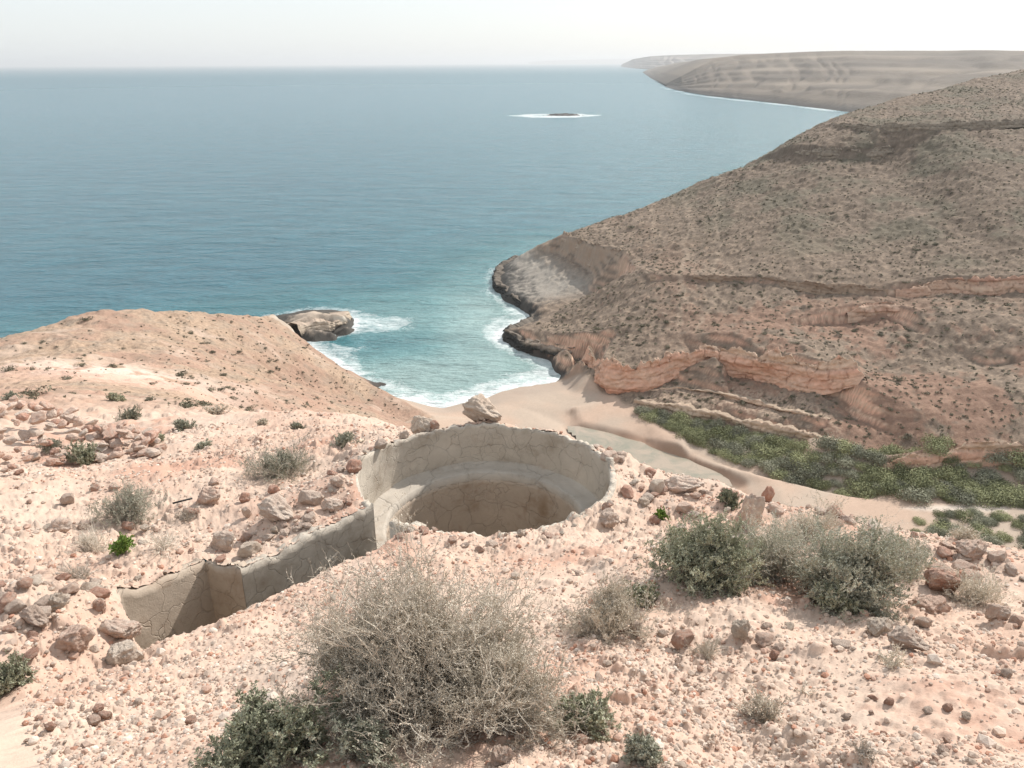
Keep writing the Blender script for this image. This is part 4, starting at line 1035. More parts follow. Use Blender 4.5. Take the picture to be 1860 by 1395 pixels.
dens = smooth(-.45, .35, fbm(gx_ * .7, gy_ * .7, 3, 71)) * .8 + .2
SP = ground_hit(1600, 1285)
dens *= 1 - .93 * np.exp(-(((gx_ - SP[0]) / .30) ** 2 + ((gy_ - SP[1]) / .16) ** 2) ** 1.5)
SP2 = ground_hit(1400, 1110); dens *= 1 - .8 * np.exp(-(((gx_ - SP2[0]) / .8) ** 2 + ((gy_ - SP2[1]) / .25) ** 2))
ok = (rng.uniform(size=NGV) < dens) & (foot_sdf(gx_, gy_) > sz_ + .03)
gx_, gy_, sz_ = gx_[ok], gy_[ok], sz_[ok]
gz_ = H(gx_, gy_, False) + sz_ * .25
pal = np.array([[.56, .44, .355], [.50, .34, .265], [.46, .255, .18], [.62, .52, .44], [.40, .32, .26], [.53, .40, .32]])
gc = pal[rng.choice(6, len(gx_), p=[.34, .18, .08, .2, .08, .12])] * rng.uniform(.75, 1.12, (len(gx_), 1))
M_grav = terrain_mat('gravel_stone', 25.0, 140.0, .15, .004)
scatter_mesh('gravel', gp, np.stack([gx_, gy_, gz_], -1), sz_, rng.uniform(0, 6.28, len(gx_)), M_grav, label='pale pink gravel covering the near slope', cat='gravel', zsc=rng.uniform(.5, .9, len(gx_)), col=gc)

# ------------------------------------------------------------------ the round pit with its trench
emp = empty('concrete_pit', (PC[0], PC[1], CAMZ - 4.42))
tag(emp, 'round sunken concrete pit with cracked plaster walls, an inner bench and a side trench', 'pit')
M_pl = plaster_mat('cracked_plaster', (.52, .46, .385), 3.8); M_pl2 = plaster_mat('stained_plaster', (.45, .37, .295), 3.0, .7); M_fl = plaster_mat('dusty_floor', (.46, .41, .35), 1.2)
def loc(V): V = np.array(V, float); V[..., 0] -= PC[0]; V[..., 1] -= PC[1]; V[..., 2] -= CAMZ - 4.42; return V
def wall(name, pts, zt, zb, thick, side, mat, rows=26, step=.03, jag=.015, seed=0, parent=emp):
    pts = np.array(pts, float); s = np.r_[0, np.cumsum(np.hypot(*np.diff(pts, axis=0).T))]
    n = max(4, int(s[-1] / step)); u = np.linspace(0, s[-1], n)
    P = np.array([np.interp(u, s, pts[:, 0]), np.interp(u, s, pts[:, 1])]).T
    T = np.gradient(P, axis=0); T /= np.linalg.norm(T, axis=1)[:, None]; N = np.stack([-T[:, 1], T[:, 0]], 1) * side
    top = np.array([zt(p[0], p[1], uu / s[-1]) for p, uu in zip(P, u)]) - jag * np.abs(noise(u * 5, u * 0 + seed, 7 + seed) * 1.8 + noise(u * 17, u * 0, 8 + seed) * 1.0)
    v = np.linspace(0, 1, rows)
    dspl = .012 * fbm(u[:, None] * 2 + seed, v[None, :] * 3 + np.zeros((n, 1)), 4, 60 + seed)
    X = P[:, 0][:, None] + N[:, 0][:, None] * dspl; Y = P[:, 1][:, None] + N[:, 1][:, None] * dspl
    Z = zb + (top[:, None] - zb) * v[None, :]
    X = np.c_[X, P[:, 0] - N[:, 0] * thick, P[:, 0] - N[:, 0] * thick]; Y = np.c_[Y, P[:, 1] - N[:, 1] * thick, P[:, 1] - N[:, 1] * thick]; Z = np.c_[Z, top - .012, np.full(n, zb)]
    return mesh_np(name, loc(np.stack([X, Y, Z], -1).reshape(-1, 3)), grid_faces(*X.shape), mat, parent)
def arc(R, a0, a1, n=90):
    a = np.radians(np.linspace(a0, a1, n)); return [(PC[0] + R * math.cos(t), PC[1] + R * math.sin(t)) for t in a]
def gz(x, y, u): return float(H(np.array([x]), np.array([y]), False)[0]) - .003
zbench = CAMZ - 5.07
wall('outer_wall', arc(PR, -128, 217, 200), gz, CAMZ - 5.6, .07, 1, M_pl, jag=.02, seed=1)
# bench: a ring that is broken off at its left end
def bench():
    a = np.radians(np.linspace(-70, 206, 200)); r_ = np.linspace(PRI, PR + .04, 10)
    rin = PRI + .02 * noise(a * 9, a * 0, 5) + .10 * smooth(math.radians(196), math.radians(206), a)
    X = np.empty((200, 12)); Y = X.copy(); Z = X.copy()
    for j in range(10):
        rr = rin + (PR + .04 - rin) * j / 9; X[:, j + 1] = PC[0] + rr * np.cos(a); Y[:, j + 1] = PC[1] + rr * np.sin(a)
        Z[:, j + 1] = zbench + .02 * noise(a * 6, a * 0 + j * .3, 9) + .05 * smooth(.6, 1, j / 9)
    X[:, 0] = X[:, 1] + .003 * np.cos(a); Y[:, 0] = Y[:, 1]; Z[:, 0] = zbench - .11
    X[:, 11] = X[:, 10]; Y[:, 11] = Y[:, 10]; Z[:, 11] = zbench - .11
    mesh_np('bench', loc(np.stack([X, Y, Z], -1).reshape(-1, 3)), grid_faces(200, 12), M_fl, emp)
bench()
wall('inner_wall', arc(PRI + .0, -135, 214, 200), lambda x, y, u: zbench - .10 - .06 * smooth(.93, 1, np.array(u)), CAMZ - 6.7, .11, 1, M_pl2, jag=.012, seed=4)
def poly_floor(name, poly, z, mat, nz_=.02, st=.05, th=.3):
    xs = np.array([p[0] for p in poly]); ys = np.array([p[1] for p in poly])
    gx, gy = np.meshgrid(np.arange(xs.min() - .02, xs.max() + .03, st), np.arange(ys.min() - .02, ys.max() + .03, st), indexing='ij')
    zz = z(gx, gy) if callable(z) else z + nz_ * fbm(gx * 3, gy * 3, 4, 66)
    V = loc(np.stack([gx, gy, zz], -1).reshape(-1, 3)); Fq = grid_faces(*gx.shape)
    cx = V[Fq].mean(1); k = inside(cx[:, 0] + PC[0], cx[:, 1] + PC[1], poly); f = Fq[k]; ids, inv = np.unique(f, return_inverse=True)
    return mesh_np(name, V[ids], inv.reshape(f.shape), mat, emp)
poly_floor('floor', arc(PRI + .05, 0, 359, 60), CAMZ - 6.55, M_fl)
# entrance sill: rubble between the end of the bench and the trench
ent = [(-1.62, 7.35), (-1.75, 7.1), (-1.5, 6.9), (-1.0, 6.62), (-.78, 6.85), (-.95, 7.05), (-1.22, 7.28), (-1.38, 7.55), (-1.6, 7.7)]
poly_floor('entrance_sill', ent, lambda x, y: CAMZ - 5.30 + .07 * fbm(x * 5, y * 5, 4, 3) + .10 * np.clip((y - 7.1) * 1.2, -1, .8), terrain_mat('trench_rubble', 12., 60., .15, .01) , st=.02)
tz = lambda x, y, u: gz(x, y, u)
wall('trench_wall', [(-1.468, 7.012), P1], lambda x, y, u: gz(x - .02, y + .02, u), CAMZ - 6.3, .12, 1, M_pl, seed=11)
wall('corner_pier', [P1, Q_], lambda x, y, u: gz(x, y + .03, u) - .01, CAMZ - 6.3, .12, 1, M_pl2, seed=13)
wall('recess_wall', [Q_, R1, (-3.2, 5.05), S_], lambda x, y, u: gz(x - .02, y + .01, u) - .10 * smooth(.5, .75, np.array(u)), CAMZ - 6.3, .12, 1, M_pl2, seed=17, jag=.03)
wall('near_wall', [S_] + NE, lambda x, y, u: gz(x + .02, y - .02, u) - .02, CAMZ - 6.3, .12, 1, M_pl, seed=19, jag=.02)
blk = np.array([(-1.50, 6.93), (-1.03, 6.63), (-1.0, 6.70), (-1.47, 7.01)])
wall('step_block', [blk[0], blk[1], blk[2], blk[3], blk[0]], lambda x, y, u: CAMZ - 5.02 + (x + 1.5) * .3, CAMZ - 6.3, .03, -1, M_pl, seed=23, jag=.01)
poly_floor('trench_floor', TR, CAMZ - 6.2, M_fl)
# make the copy of the sill's tint: plain
for o in emp.children:
    if o.name.startswith('entrance_sill'):
        a = o.data.color_attributes.new("tint", 'FLOAT_COLOR', 'POINT'); n = len(o.data.vertices)
        cc = np.tile(np.array([.58, .44, .35, 1], np.float32), (n, 1)); a.data.foreach_set("color", cc.ravel())

# black rod by the split rock
def rod():
    h = ground_hit(332, 921); x, y, z, t = h
    Lr = 34 * t / FPX; n = 10; V = []; a = np.linspace(0, 2 * math.pi, n, endpoint=False)
    for k, (s, r_) in enumerate([(0, .6), (0, 1), (1, 1), (1, .6)]):
        for q in a: V.append((s * Lr, .011 * r_ * math.cos(q), .011 * r_ * math.sin(q) + .0))
    F4 = [(k * n + i, k * n + (i + 1) % n, (k + 1) * n + (i + 1) % n, (k + 1) * n + i) for k in range(3) for i in range(n)]
    b = NB('black_rod_metal'); b.b.inputs['Base Color'].default_value = (.02, .02, .02, 1); b.b.inputs['Roughness'].default_value = .6
    o = mesh_np('rod', V, F4, b.m); o.location = (x - Lr / 2, y, z + .05); o.rotation_euler = (0, -.10, .35)
    tag(o, 'short black rod lying on the ground against the pink split rock', 'rod')
rod()

# ------------------------------------------------------------------ plants
def prisms(p0, p1, r0, r1):
    d = p1 - p0; d /= (np.linalg.norm(d, axis=1)[:, None] + 1e-9)
    ref = np.where(np.abs(d[:, 2:3]) < .9, np.array([[0, 0, 1.0]]), np.array([[1.0, 0, 0]]))
    a = np.cross(d, ref); a /= np.linalg.norm(a, axis=1)[:, None]; b = np.cross(d, a)
    V = []
    for P, r_ in ((p0, r0), (p1, r1)):
        for k in range(3):
            t = k * 2.0944; V.append(P + (a * math.cos(t) + b * math.sin(t)) * r_[:, None])
    V = np.stack(V, 1); n = len(p0)
    F = np.array([[0, 1, 4, 3], [1, 2, 5, 4], [2, 0, 3, 5]])
    Fq = F[None] + (np.arange(n) * 6)[:, None, None]
    return V.reshape(-1, 3), Fq.reshape(-1, 4)
def leaves(c, d, ln_, wd, r_):
    n = len(c); q = r_.normal(size=(n, 3)); s = np.cross(d, q); s /= np.linalg.norm(s, axis=1)[:, None] + 1e-9
    V = np.stack([c, c + d * ln_[:, None] * .5 + s * wd[:, None], c + d * ln_[:, None], c + d * ln_[:, None] * .5 - s * wd[:, None]], 1)
    return V.reshape(-1, 3), np.arange(n * 4).reshape(-1, 4)
def bush_geo(seed, R, Hh, n0, kids, wig, rad, leaf_n, leaf_l, flat=.5, shape=1.0):
    r_ = np.random.default_rng(seed)
    a = r_.uniform(0, 6.283, n0); el = r_.uniform(flat * .1, 1.45, n0)
    d = np.stack([np.cos(a) * np.cos(el), np.sin(a) * np.cos(el), np.sin(el)], 1)
    p = np.stack([r_.normal(size=n0) * R * .10, r_.normal(size=n0) * R * .10, np.zeros(n0)], 1)
    # reach of the dome in that direction
    reach = 1 / np.sqrt((np.cos(el) / R) ** 2 + (np.sin(el) / Hh) ** 2)
    ln_ = reach * r_.uniform(.55, .95, n0); rd = np.full(n0, rad)
    SP0, SP1, R0, R1_ = [], [], [], []; lc, ld = [], []
    for lev in range(len(kids) + 1):
        K = 5; pts = [p]; dirs = []
        dd = d
        for k in range(K):
            dd = dd + r_.normal(size=dd.shape) * wig + np.array([0, 0, .05]); dd /= np.linalg.norm(dd, axis=1)[:, None]
            q = pts[-1] + dd * (ln_ / K)[:, None]; q[:, 2] = np.maximum(q[:, 2], .01)
            f0 = 1 - .6 * k / K; f1 = 1 - .6 * (k + 1) / K
            SP0.append(pts[-1]); SP1.append(q); R0.append(rd * f0); R1_.append(rd * f1); pts.append(q); dirs.append(dd)
        if lev >= len(kids) - 1 and leaf_n:
            for k in range(1, K):
                for _ in range(leaf_n):
                    t = r_.uniform(size=len(p))[:, None]; c = pts[k] * (1 - t) + pts[k + 1] * t
                    lc.append(c); v = dirs[k] * .6 + r_.normal(size=c.shape) * .6; ld.append(v / np.linalg.norm(v, axis=1)[:, None])
        if lev == len(kids): break
        kn = kids[lev]; idx = np.repeat(np.arange(len(p)), kn); k = r_.integers(1, K + 1, len(idx)); st = np.stack(pts, 0)
        np_ = st[k, idx]; nd = np.stack(dirs, 0)[k - 1, idx] + r_.normal(size=(len(idx), 3)) * .55; nd[:, 2] += .12; nd /= np.linalg.norm(nd, axis=1)[:, None]
        nl = ln_[idx] * r_.uniform(.35, .6, len(idx)); nr = rd[idx] * .62
        p, d, ln_, rd = np_, nd, nl, nr
    V, Fq = prisms(np.concatenate(SP0), np.concatenate(SP1), np.concatenate(R0), np.concatenate(R1_))
    LV = None
    if lc:
        c = np.concatenate(lc); dv = np.concatenate(ld); L_ = leaf_l * r_.uniform(.6, 1.3, len(c)); LV = leaves(c, dv, L_, L_ * .28, r_)
    return (V, Fq), LV
M_twig = leaf_mat('dry_twig', (.50, .44, .36), (.84, .76, .65)); M_twigd = leaf_mat('weathered_twig', (.40, .35, .29), (.68, .61, .53))
M_dry = leaf_mat('dry_leaf', (.52, .46, .37), (.78, .71, .59)); M_sage = leaf_mat('grey_green_leaf', (.26, .265, .20), (.50, .49, .39))
M_green = leaf_mat('green_leaf', (.22, .23, .155), (.46, .46, .33)); M_bright = leaf_mat('bright_green_leaf', (.16, .26, .05), (.34, .42, .14))
M_scrub = leaf_mat('hill_scrub_leaf', (.10, .095, .065), (.23, .205, .145)); M_wadi = leaf_mat('wadi_shrub_leaf', (.12, .13, .065), (.38, .385, .21)); M_wadi2 = leaf_mat('wadi_grey_leaf', (.14, .145, .10), (.34, .335, .24))

BUSH = [ # base px, width px, height px, n0, kids, rad, leaf_n, leaf_len, leafmat, twigmat, name, label
 (770, 1310, 560, 280, 88, (8, 6, 4), .0042, 1, .0075, M_dry, M_twig, 'dry_bush', 'huge dry tangled bush in the centre foreground'),
 (480, 1390, 280, 130, 44, (7, 5, 3), .003, 2, .013, M_green, M_twigd, 'shrub', 'dark green shrub at the bottom edge in the shadow of the big dry bush'),
 (660, 1378, 200, 80, 30, (6, 4, 3), .003, 2, .010, M_sage, M_twig, 'shrub', 'brownish grey shrub at the bottom edge under the big dry bush'),
 (1110, 1155, 210, 110, 60, (6, 4, 3), .003, 1, .009, M_dry, M_twig, 'dry_bush', 'low grey dry bush touching the right side of the big bush'),
 (1165, 1100, 90, 50, 26, (5, 4), .003, 3, .014, M_green, M_twigd, 'shrub', 'small green tuft growing through the low grey dry bush'),
 (1285, 1062, 200, 130, 90, (7, 5, 3), .003, 3, .013, M_green, M_twigd, 'shrub', 'rounded dark green shrub, left one of the pair on the right'),
 (1415, 1060, 210, 130, 70, (6, 5, 3), .004, 1, .010, M_sage, M_twig, 'dry_bush', 'pale grey bare bush between the two green shrubs'),
 (1555, 1095, 210, 170, 90, (7, 5, 3), .003, 3, .013, M_sage, M_twigd, 'shrub', 'tall grey green shrub, right one of the pair with a shadow under it'),
 (1520, 1110, 90, 70, 40, (6, 4), .003, 4, .013, M_green, M_twigd, 'shrub', 'olive green tuft at the foot of the tall grey green shrub'),
 (1640, 1040, 150, 90, 50, (6, 4, 2), .003, 1, .010, M_sage, M_twig, 'dry_bush', 'thin grey bush behind the tall grey green shrub'),
 (1480, 985, 260, 60, 60, (6, 4, 2), .003, 1, .010, M_dry, M_twig, 'dry_bush', 'wide straggly dry bush behind the green shrubs on the brow'),
 (1060, 1325, 130, 75, 40, (5, 4), .003, 3, .013, M_green, M_twigd, 'shrub', 'small olive tuft right of the big dry bush near the bottom'),
 (1165, 1380, 80, 70, 34, (5, 4), .0022, 3, .011, M_sage, M_twig, 'shrub', 'small round grey green shrub at the bottom edge, right of centre'),
 (1390, 1318, 110, 70, 30, (5, 4), .0025, 1, .008, M_dry, M_twigd, 'dry_bush', 'small brown dead bush in the lower right gravel'),
 (1285, 1200, 100, 50, 30, (5, 3), .0025, 0, .008, M_dry, M_twig, 'dry_bush', 'flat dead twiggy bush left of the tan rounded rock'),
 (1620, 1212, 60, 60, 18, (5, 3), .0025, 1, .008, M_dry, M_twig, 'dry_bush', 'little upright dead bush below the grey crumbly rock'),
 (1570, 1385, 90, 40, 18, (4, 3), .0028, 0, .008, M_dry, M_twigd, 'dry_bush', 'blackened dead twigs at the bottom edge on the right'),
 (1465, 1262, 60, 50, 6, (3, 3), .005, 0, .008, M_dry, M_twig, 'dead_branch', 'bleached dead branch sticking out of the gravel'),
 (1780, 1098, 150, 70, 50, (6, 4), .0028, 1, .010, M_dry, M_twig, 'dry_bush', 'grey dry bush beside the brown boulder at the right edge'),
 (1325, 918, 50, 34, 30, (5, 4), .003, 4, .014, M_green, M_twigd, 'shrub', 'small dark green shrub on the brow left of the upright rock'),
 (1201, 942, 30, 22, 18, (4, 3), .002, 5, .014, M_bright, M_twigd, 'shrub', 'tiny bright green tuft on the gravel right of the pit'),
 (1552, 912, 46, 50, 8, (4, 3), .004, 0, .01, M_dry, M_twigd, 'dead_branch', 'thin dead branches standing up against the sandy wadi'),
 (1660, 955, 120, 40, 40, (5, 3), .003, 1, .012, M_dry, M_twig, 'dry_bush', 'straw coloured dry bush on the brow in front of the far bushes'),
 (1760, 985, 110, 34, 40, (5, 3), .003, 1, .012, M_dry, M_twig, 'dry_bush', 'straw coloured bush near the right edge of the brow'),
 (510, 868, 170, 50, 70, (6, 4, 2), .003, 1, .014, M_sage, M_twigd, 'shrub', 'wide grey shrub on the open slope left of the pit'),
 (225, 950, 150, 70, 60, (6, 4, 2), .003, 1, .012, M_sage, M_twigd, 'shrub', 'grey shrub with a dark base on the left slope near the black rod'),
 (160, 1000, 130, 44, 50, (6, 4), .003, 0, .01, M_dry, M_twig, 'dry_bush', 'pale dead bush below the pitted pink rock'),
 (222, 1008, 60, 34, 30, (5, 4), .002, 4, .014, M_bright, M_twigd, 'shrub', 'small yellow green shrub above the square end of the trench'),
 (290, 1005, 100, 50, 24, (5, 4), .003, 0, .01, M_dry, M_twig, 'dry_bush', 'sprawling dead twigs right of the yellow green shrub'),
 (140, 1052, 110, 40, 34, (5, 4), .003, 0, .01, M_dry, M_twigd, 'dry_bush', 'low dead bush just left of the square trench end'),
 (335, 948, 60, 30, 26, (5, 3), .003, 0, .01, M_dry, M_twigd, 'dry_bush', 'small dead bush below the black rod'),
 (145, 840, 62, 40, 50, (6, 4), .004, 4, .022, M_green, M_twigd, 'shrub', 'round olive shrub beside the collapsed dry wall'),
 (90, 818, 50, 24, 30, (5, 4), .004, 2, .022, M_sage, M_twigd, 'shrub', 'grey shrub in the stones of the collapsed wall'),
 (10, 1262, 90, 70, 50, (6, 4), .0028, 4, .012, M_green, M_twigd, 'shrub', 'green shrub cut by the left edge of the picture'),
 (235, 765, 56, 26, 40, (5, 4), .005, 2, .03, M_sage, M_twigd, 'shrub', 'grey rounded shrub behind the collapsed wall'),
 (330, 782, 40, 22, 34, (5, 4), .005, 2, .03, M_sage, M_twigd, 'shrub', 'olive shrub right of the collapsed wall'),
 (280, 805, 34, 20, 30, (5, 4), .005, 2, .026, M_green, M_twigd, 'shrub', 'dark shrub at the right end of the collapsed wall'),
 (368, 818, 36, 16, 30, (5, 4), .005, 2, .026, M_sage, M_twigd, 'shrub', 'flat grey shrub on the gravel right of the collapsed wall'),
 (210, 728, 38, 14, 30, (5, 3), .006, 3, .04, M_green, M_twigd, 'shrub', 'dark green shrub on the far side of the collapsed wall'),
 (18, 726, 40, 14, 30, (5, 3), .006, 3, .04, M_sage, M_twigd, 'shrub', 'grey green shrub at the left edge above the wall'),
 (628, 804, 60, 20, 36, (5, 4), .004, 2, .02, M_sage, M_twigd, 'shrub', 'grey green shrub on the gravel just left of the boulders'),
 (540, 780, 40, 12, 26, (5, 3), .005, 2, .024, M_sage, M_twigd, 'shrub', 'small grey shrub at the edge of the pale gravel'),
 (478, 772, 30, 12, 26, (5, 3), .005, 2, .024, M_dry, M_twigd, 'shrub', 'small brown shrub at the edge of the pale gravel'),
 (390, 755, 70, 14, 30, (5, 3), .006, 2, .03, M_dry, M_twigd, 'shrub', 'long low brownish shrub where the slope turns brown'),
]
for i, (px, py, wp, hp, n0, kids, rad, lf, ll, lm, tm, nm, lab) in enumerate(BUSH):
    h = ground_hit(px, py, 1.3, 60)
    if h is None: print('bush miss', px, py); continue
    x, y, z, t = h
    Rb = wp * t / FPX / 2 * (1 if i == 0 else .93); Hb = hp * t / FPX * (.95 if i == 0 else .74)
    e = empty(nm, (x, y + Rb * .25, 0)); e.location.z = Hs(x, y + Rb * .25) - .01
    (V, Fq), LV = bush_geo(500 + i, Rb, Hb, n0, kids, .16, rad * max(1, t / 6) ** .5, lf, ll, flat=.5)
    if i == 0:      # a sprawling plant: several lobes grown from one root
        Vs_, Fs_, LVs, LFs = [], [], [], []
        for k_, (ox, oy, sc_, hs_) in enumerate([(.02, 0, .74, 1.08), (-.50, .22, .52, .72), (.46, -.18, .55, .62), (-.22, -.30, .55, .55), (.30, .30, .45, .80)]):
            (v_, f_), lv_ = bush_geo(500 + 37 * k_, Rb * sc_, Hb * hs_, int(n0 * (.8 if k_ == 0 else .36)), kids, .19, rad, lf, ll, flat=.5)
            v_ = v_ + np.array([ox * Rb, oy * Rb, 0]); Fs_.append(f_ + sum(len(q) for q in Vs_)); Vs_.append(v_)
            lq = lv_[0] + np.array([ox * Rb, oy * Rb, 0]); LFs.append(lv_[1] + sum(len(q) for q in LVs)); LVs.append(lq)
        V, Fq, LV = np.concatenate(Vs_), np.concatenate(Fs_), (np.concatenate(LVs), np.concatenate(LFs))
    # keep the low twigs above the slope
    gh = H(V[:, 0] + e.location.x, V[:, 1] + e.location.y, False) - e.location.z
    V[:, 2] += gh * .9
    mesh_np('branches' if nm != 'dead_branch' else 'twigs', V, Fq, tm, e)
    if LV:
        gh = H(LV[0][:, 0] + e.location.x, LV[0][:, 1] + e.location.y, False) - e.location.z
        LV[0][:, 2] += gh * .9
        mesh_np('foliage', LV[0], LV[1], lm, e)
    tag(e, lab, 'bush' if 'bush' in nm else ('branch' if 'branch' in nm else 'shrub'))

# leafy dome prototypes for the scrub further off
def dome(seed, n, flat=.62, lobes=5, leaf=.10, fill=.5, tang=.55):
    r_ = np.random.default_rng(seed)
    lc = np.c_[r_.uniform(-.5, .5, (lobes, 2)), r_.uniform(0, .25, lobes)]; lr = r_.uniform(.35, .62, lobes)
    k = r_.integers(lobes, size=n); d = r_.normal(size=(n, 3)); d[:, 2] = np.abs(d[:, 2]) * .9; d /= np.linalg.norm(d, axis=1)[:, None]
    rr = lr[k] * (1 - fill * r_.uniform(size=n) ** 2) * (1 + .18 * r_.normal(size=n))
    c = lc[k] + d * rr[:, None]; c[:, 2] *= flat * 1.25; c[:, 2] = np.maximum(c[:, 2], -.05)
    nn = d + r_.normal(size=(n, 3)) * tang; nn /= np.linalg.norm(nn, axis=1)[:, None]
    up = np.cross(nn, r_.normal(size=(n, 3))); up /= np.linalg.norm(up, axis=1)[:, None]; sd_ = np.cross(nn, up)
    L_ = (leaf * r_.uniform(.6, 1.4, n))[:, None]
    V = np.stack([c - up * L_ * .5, c + sd_ * L_ * .4, c + up * L_ * .5, c - sd_ * L_ * .4], 1)
    return V.reshape(-1, 3), np.arange(n * 4).reshape(-1, 4)

# wadi thicket: every bush is its own thing
wm = [mesh_np('shrub_crown', *dome(700 + k, 2600, .85, 8, .075, .35, .5), M_wadi if k % 3 else M_wadi2, link=False) for k in range(6)]
stm = None
WB = [[(1150, 742), (1250, 762), (1380, 790), (1460, 808), (1555, 828), (1640, 836), (1860, 830), (1990, 834), (1990, 925), (1860, 915), (1560, 898), (1430, 868), (1330, 838), (1262, 806), (1200, 775)]]
wcount = 0; placed = []
def wadi_bush(px, py, s, zs_=None, grp=None, lab=None):
    global wcount
    p = PZ(px, py, 2.6); zz = Hs(p[0], p[1]); p = PZ(px, py, zz)
    for (qx, qy, qs) in placed:
        if math.hypot(p[0] - qx, p[1] - qy) < (s + qs) * .40: return False
    placed.append((p[0], p[1], s))
    o = bpy.data.objects.new('shrub', wm[wcount % 6] if wr.uniform() < .9 else wm[3]); C.objects.link(o)
    o.location = (p[0], p[1], Hs(p[0], p[1]) - .1); o.scale = (s, s * wr.uniform(.85, 1.15), s * wr.uniform(.75, 1.05)); o.rotation_euler = (0, 0, wr.uniform(0, 6.28))
    tag(o, lab or 'dense green shrub in the thicket along the wadi floor', 'shrub', grp or 'shrubs of the wadi thicket'); wcount += 1
    return True
tries = 0
while wcount < 250 and tries < 12000:
    tries += 1
    px = wr.uniform(1150, 1980); py = wr.uniform(738, 925)
    if not inside(np.array([px]), np.array([py]), WB[0])[0]: continue
    wadi_bush(px, py, wr.uniform(1.1, 2.3) * (1 if py > 790 else .75))
n1_ = wcount
tries = 0
while wcount < n1_ + 46 and tries < 3000:
    tries += 1
    px = wr.uniform(1660, 1980); py = wr.uniform(np.interp(px, [1660, 1860, 1980], [936, 930, 930]), 1010)
    wadi_bush(px, py, wr.uniform(.9, 1.6), grp='shrubs on the near bank', lab='green shrub on the near bank beyond the brow at the right')

# hillside scrub
sm_p = [dome(760 + k, 26, .6, 3, .46, .4) for k in range(10)]
sm_mesh = [mesh_np('shrub_crown', a, b_, M_scrub, link=False) for a, b_ in [dome(780 + k, 260, .6, 4, .16, .5) for k in range(5)]]
gxs, gys = np.meshgrid(np.arange(-4, 215, 1.05), np.arange(84, 300, 1.05))
jx = gxs + rng.uniform(-.6, .6, gxs.shape); jy = gys + rng.uniform(-.6, .6, gxs.shape)
jx, jy = jx.ravel(), jy.ravel()
jz = H(jx, jy, False)
azj = np.arctan2(jx, jy)
dn = .66 + .7 * noise(jx * .05, jy * .05, 501) + .5 * noise(jx * .16, jy * .16, 502)
e_ = .6; gsl = np.hypot(H(jx + e_, jy, False, True) - jz, H(jx, jy + e_, False, True) - jz) / e_
ok = (jz > 3.0) & (sandmask(jx, jy) < .1) & (azj < .75) & (azj > -.1) & (rng.uniform(size=len(jx)) < dn) & (gsl < 1.0)
keepn = ~((jy > 155) & (jx < 45) & (jz < 10)); ok &= keepn
ok &= ~((jy < 96) & (jx < 40))
jx, jy, jz = jx[ok], jy[ok], jz[ok]
js = rng.uniform(.14, .32, len(jx)) * (1 + .5 * noise(jx * .09, jy * .09, 511)) * (1 + .7 * (rng.uniform(size=len(jx)) < .06)) * (1 + .25 * smooth(20, 8, jz))
rj = np.hypot(jx, jy)
scr = js / rj; inf = (np.abs(np.arctan2(jx, jy)) < math.radians(33.4))
order = np.argsort(-(scr * inf)); big_ = order[:165]; rest = order[165:]
for k in big_:
    o = bpy.data.objects.new('scrub_bush', sm_mesh[k % 5]); C.objects.link(o)
    s = js[k] * 1.3; o.location = (jx[k], jy[k], jz[k] - .05); o.scale = (s, s, s); o.rotation_euler = (0, 0, rng.uniform(0, 6.28))
    tag(o, 'low dark scrub bush on the brown hillside across the wadi', 'bush', 'scrub bushes on the far hillside')
scatter_mesh('scrub', sm_p, np.stack([jx, jy, jz - .03], -1)[rest], js[rest] * 1.15, rng.uniform(0, 6.28, len(rest)), M_scrub, label='low scrub dotting the far hillside', cat='scrub')
# scrub on the left spur
cnt = 0
for _ in range(5000):
    if cnt >= 130: break
    px = wr.uniform(0, 780); py = wr.uniform(565, 755)
    if wr.uniform() > (.35 + .65 * (px > 330)): continue
    h = ground_hit(px, py, 18, 200)
    if h is None or h[3] < 26: continue
    x, y, z, t = h
    if z < 2.5 or y > 134: continue
    s = abs(wr.normal() * .12 + .36) * (1.5 if wr.uniform() < .08 else 1)
    o = bpy.data.objects.new('scrub_bush', sm_mesh[cnt % 5]); C.objects.link(o); o.location = (x, y, z - .03); o.scale = (s, s, s * .8); o.rotation_euler = (0, 0, wr.uniform(0, 6.28))
    tag(o, 'small dry scrub bush on the tan headland at the left', 'bush', 'scrub bushes on the left headland'); cnt += 1

hx, hy, hz_ = [], [], []
for _ in range(1500):
    px = wr.uniform(-40, 790); py = wr.uniform(562, 760)
    if wr.uniform() > .25 + .75 * (px > 300): continue
    h = ground_hit(px, py, 18, 200)
    if h is None or h[3] < 26 or h[2] < 2.5 or h[1] > 134: continue
    hx.append(h[0]); hy.append(h[1]); hz_.append(h[2])
hx = np.array(hx); hr = np.hypot(hx, hy)
scatter_mesh('scrub', sm_p, np.stack([hx, np.array(hy), np.array(hz_) - .02], -1), rng.uniform(.10, .24, len(hx)) * np.clip(hr / 80, .5, 1.2), rng.uniform(0, 6.28, len(hx)), M_scrub, label='tiny tufts of scrub over the tan headland', cat='scrub')

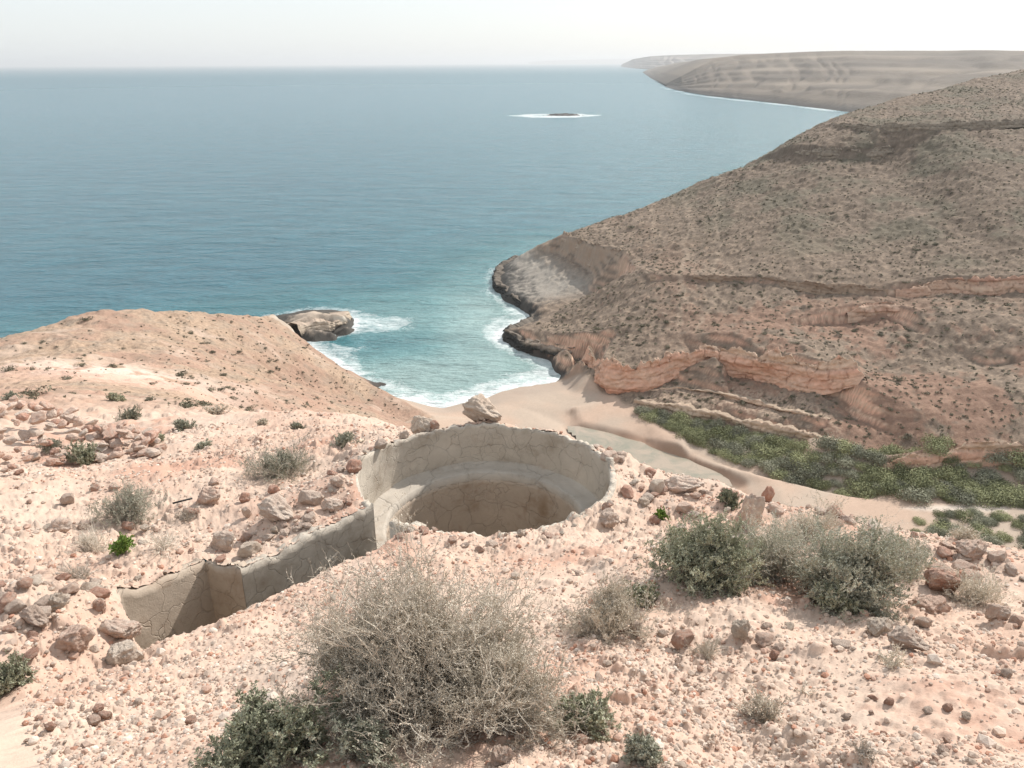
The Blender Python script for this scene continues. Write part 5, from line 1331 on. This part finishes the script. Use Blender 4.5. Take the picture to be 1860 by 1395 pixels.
# stream in the wadi mouth
def stream():
    poly = [PZ(a, b_, .95)[:2] for a, b_ in ((1030, 772), (1060, 776), (1110, 786), (1170, 806), (1235, 826), (1290, 852), (1330, 880), (1250, 884), (1180, 868), (1110, 830), (1060, 800))]
    xs = [p[0] for p in poly]; ys = [p[1] for p in poly]
    gx, gy = np.meshgrid(np.arange(min(xs), max(xs), .5), np.arange(min(ys), max(ys), .5), indexing='ij')
    V = np.stack([gx, gy, np.full_like(gx, .95)], -1).reshape(-1, 3); Fq = grid_faces(*gx.shape); c = V[Fq].mean(1); k = sdf(c[:, 0], c[:, 1], poly) < .6
    f = Fq[k]; ids, inv = np.unique(f, return_inverse=True)
    b = NB('stream_water'); col = b.ramp(b.noise(.35, 4, b.pos(), .6, .8), [(.35, (.25, .24, .185)), (.6, (.38, .31, .24))])
    b.l(col, b.b.inputs['Base Color']); b.b.inputs['Roughness'].default_value = .25; b.b.inputs['IOR'].default_value = 1.33
    b.l(b.bump(b.noise(3, 3, b.pos()), .2, .03), b.b.inputs['Normal'])
    tag(mesh_np('stream', V[ids], inv.reshape(f.shape), b.m), kind='structure')
stream()

# reef out at sea
def reef_rock():
    n, m_ = 90, 40; x = np.linspace(-1, 1, n)[:, None] * np.ones((1, m_)); y = np.linspace(-1, 1, m_)[None, :] * np.ones((n, 1))
    r_ = np.sqrt(x * x + y * y) + .25 * fbm(x * 2, y * 2, 3, 77)
    z = 2.2 * (1 - smooth(.25, .95, r_)) + 1.3 * fbm(x * 7, y * 4, 4, 78) * (1 - smooth(.6, 1, r_)) - .8
    o = mesh_np('reef', np.stack([x * 27, y * 15, z], -1).reshape(-1, 3), grid_faces(n, m_), M_reef); o.location = (reef[0] + 5, reef[1] + 4, 0)
    tag(o, 'low dark rocky reef ringed with white surf out at sea', 'reef')
M_reef = rock_mat('wet_reef_rock', (.07, .065, .06), (.13, .12, .11), (.25, .23, .20), .4)
reef_rock()

# ------------------------------------------------------------------ haze
def haze():
    x0, x1, y0, y1, z0, z1 = -34000, 34000, -400, 60000, -12, 150
    V = [(x0, y0, z0), (x1, y0, z0), (x1, y1, z0), (x0, y1, z0), (x0, y0, z1), (x1, y0, z1), (x1, y1, z1), (x0, y1, z1)]
    F = [(0, 3, 2, 1), (4, 5, 6, 7), (0, 1, 5, 4), (1, 2, 6, 5), (2, 3, 7, 6), (3, 0, 4, 7)]
    mt = bpy.data.materials.new('pale_haze'); mt.use_nodes = True; t = mt.node_tree; t.nodes.remove(t.nodes['Principled BSDF'])
    v = t.nodes.new('ShaderNodeVolumePrincipled'); v.inputs['Color'].default_value = (.93, .95, .97, 1); v.inputs['Density'].default_value = HAZE_D; v.inputs['Anisotropy'].default_value = .25
    t.links.new(v.outputs[0], t.nodes['Material Output'].inputs['Volume'])
    o = mesh_np('haze', V, F, mt, flat=True); tag(o, kind='stuff', label='pale sea haze over the whole coast', cat='haze')
HAZE_D = 1.1e-4
haze()
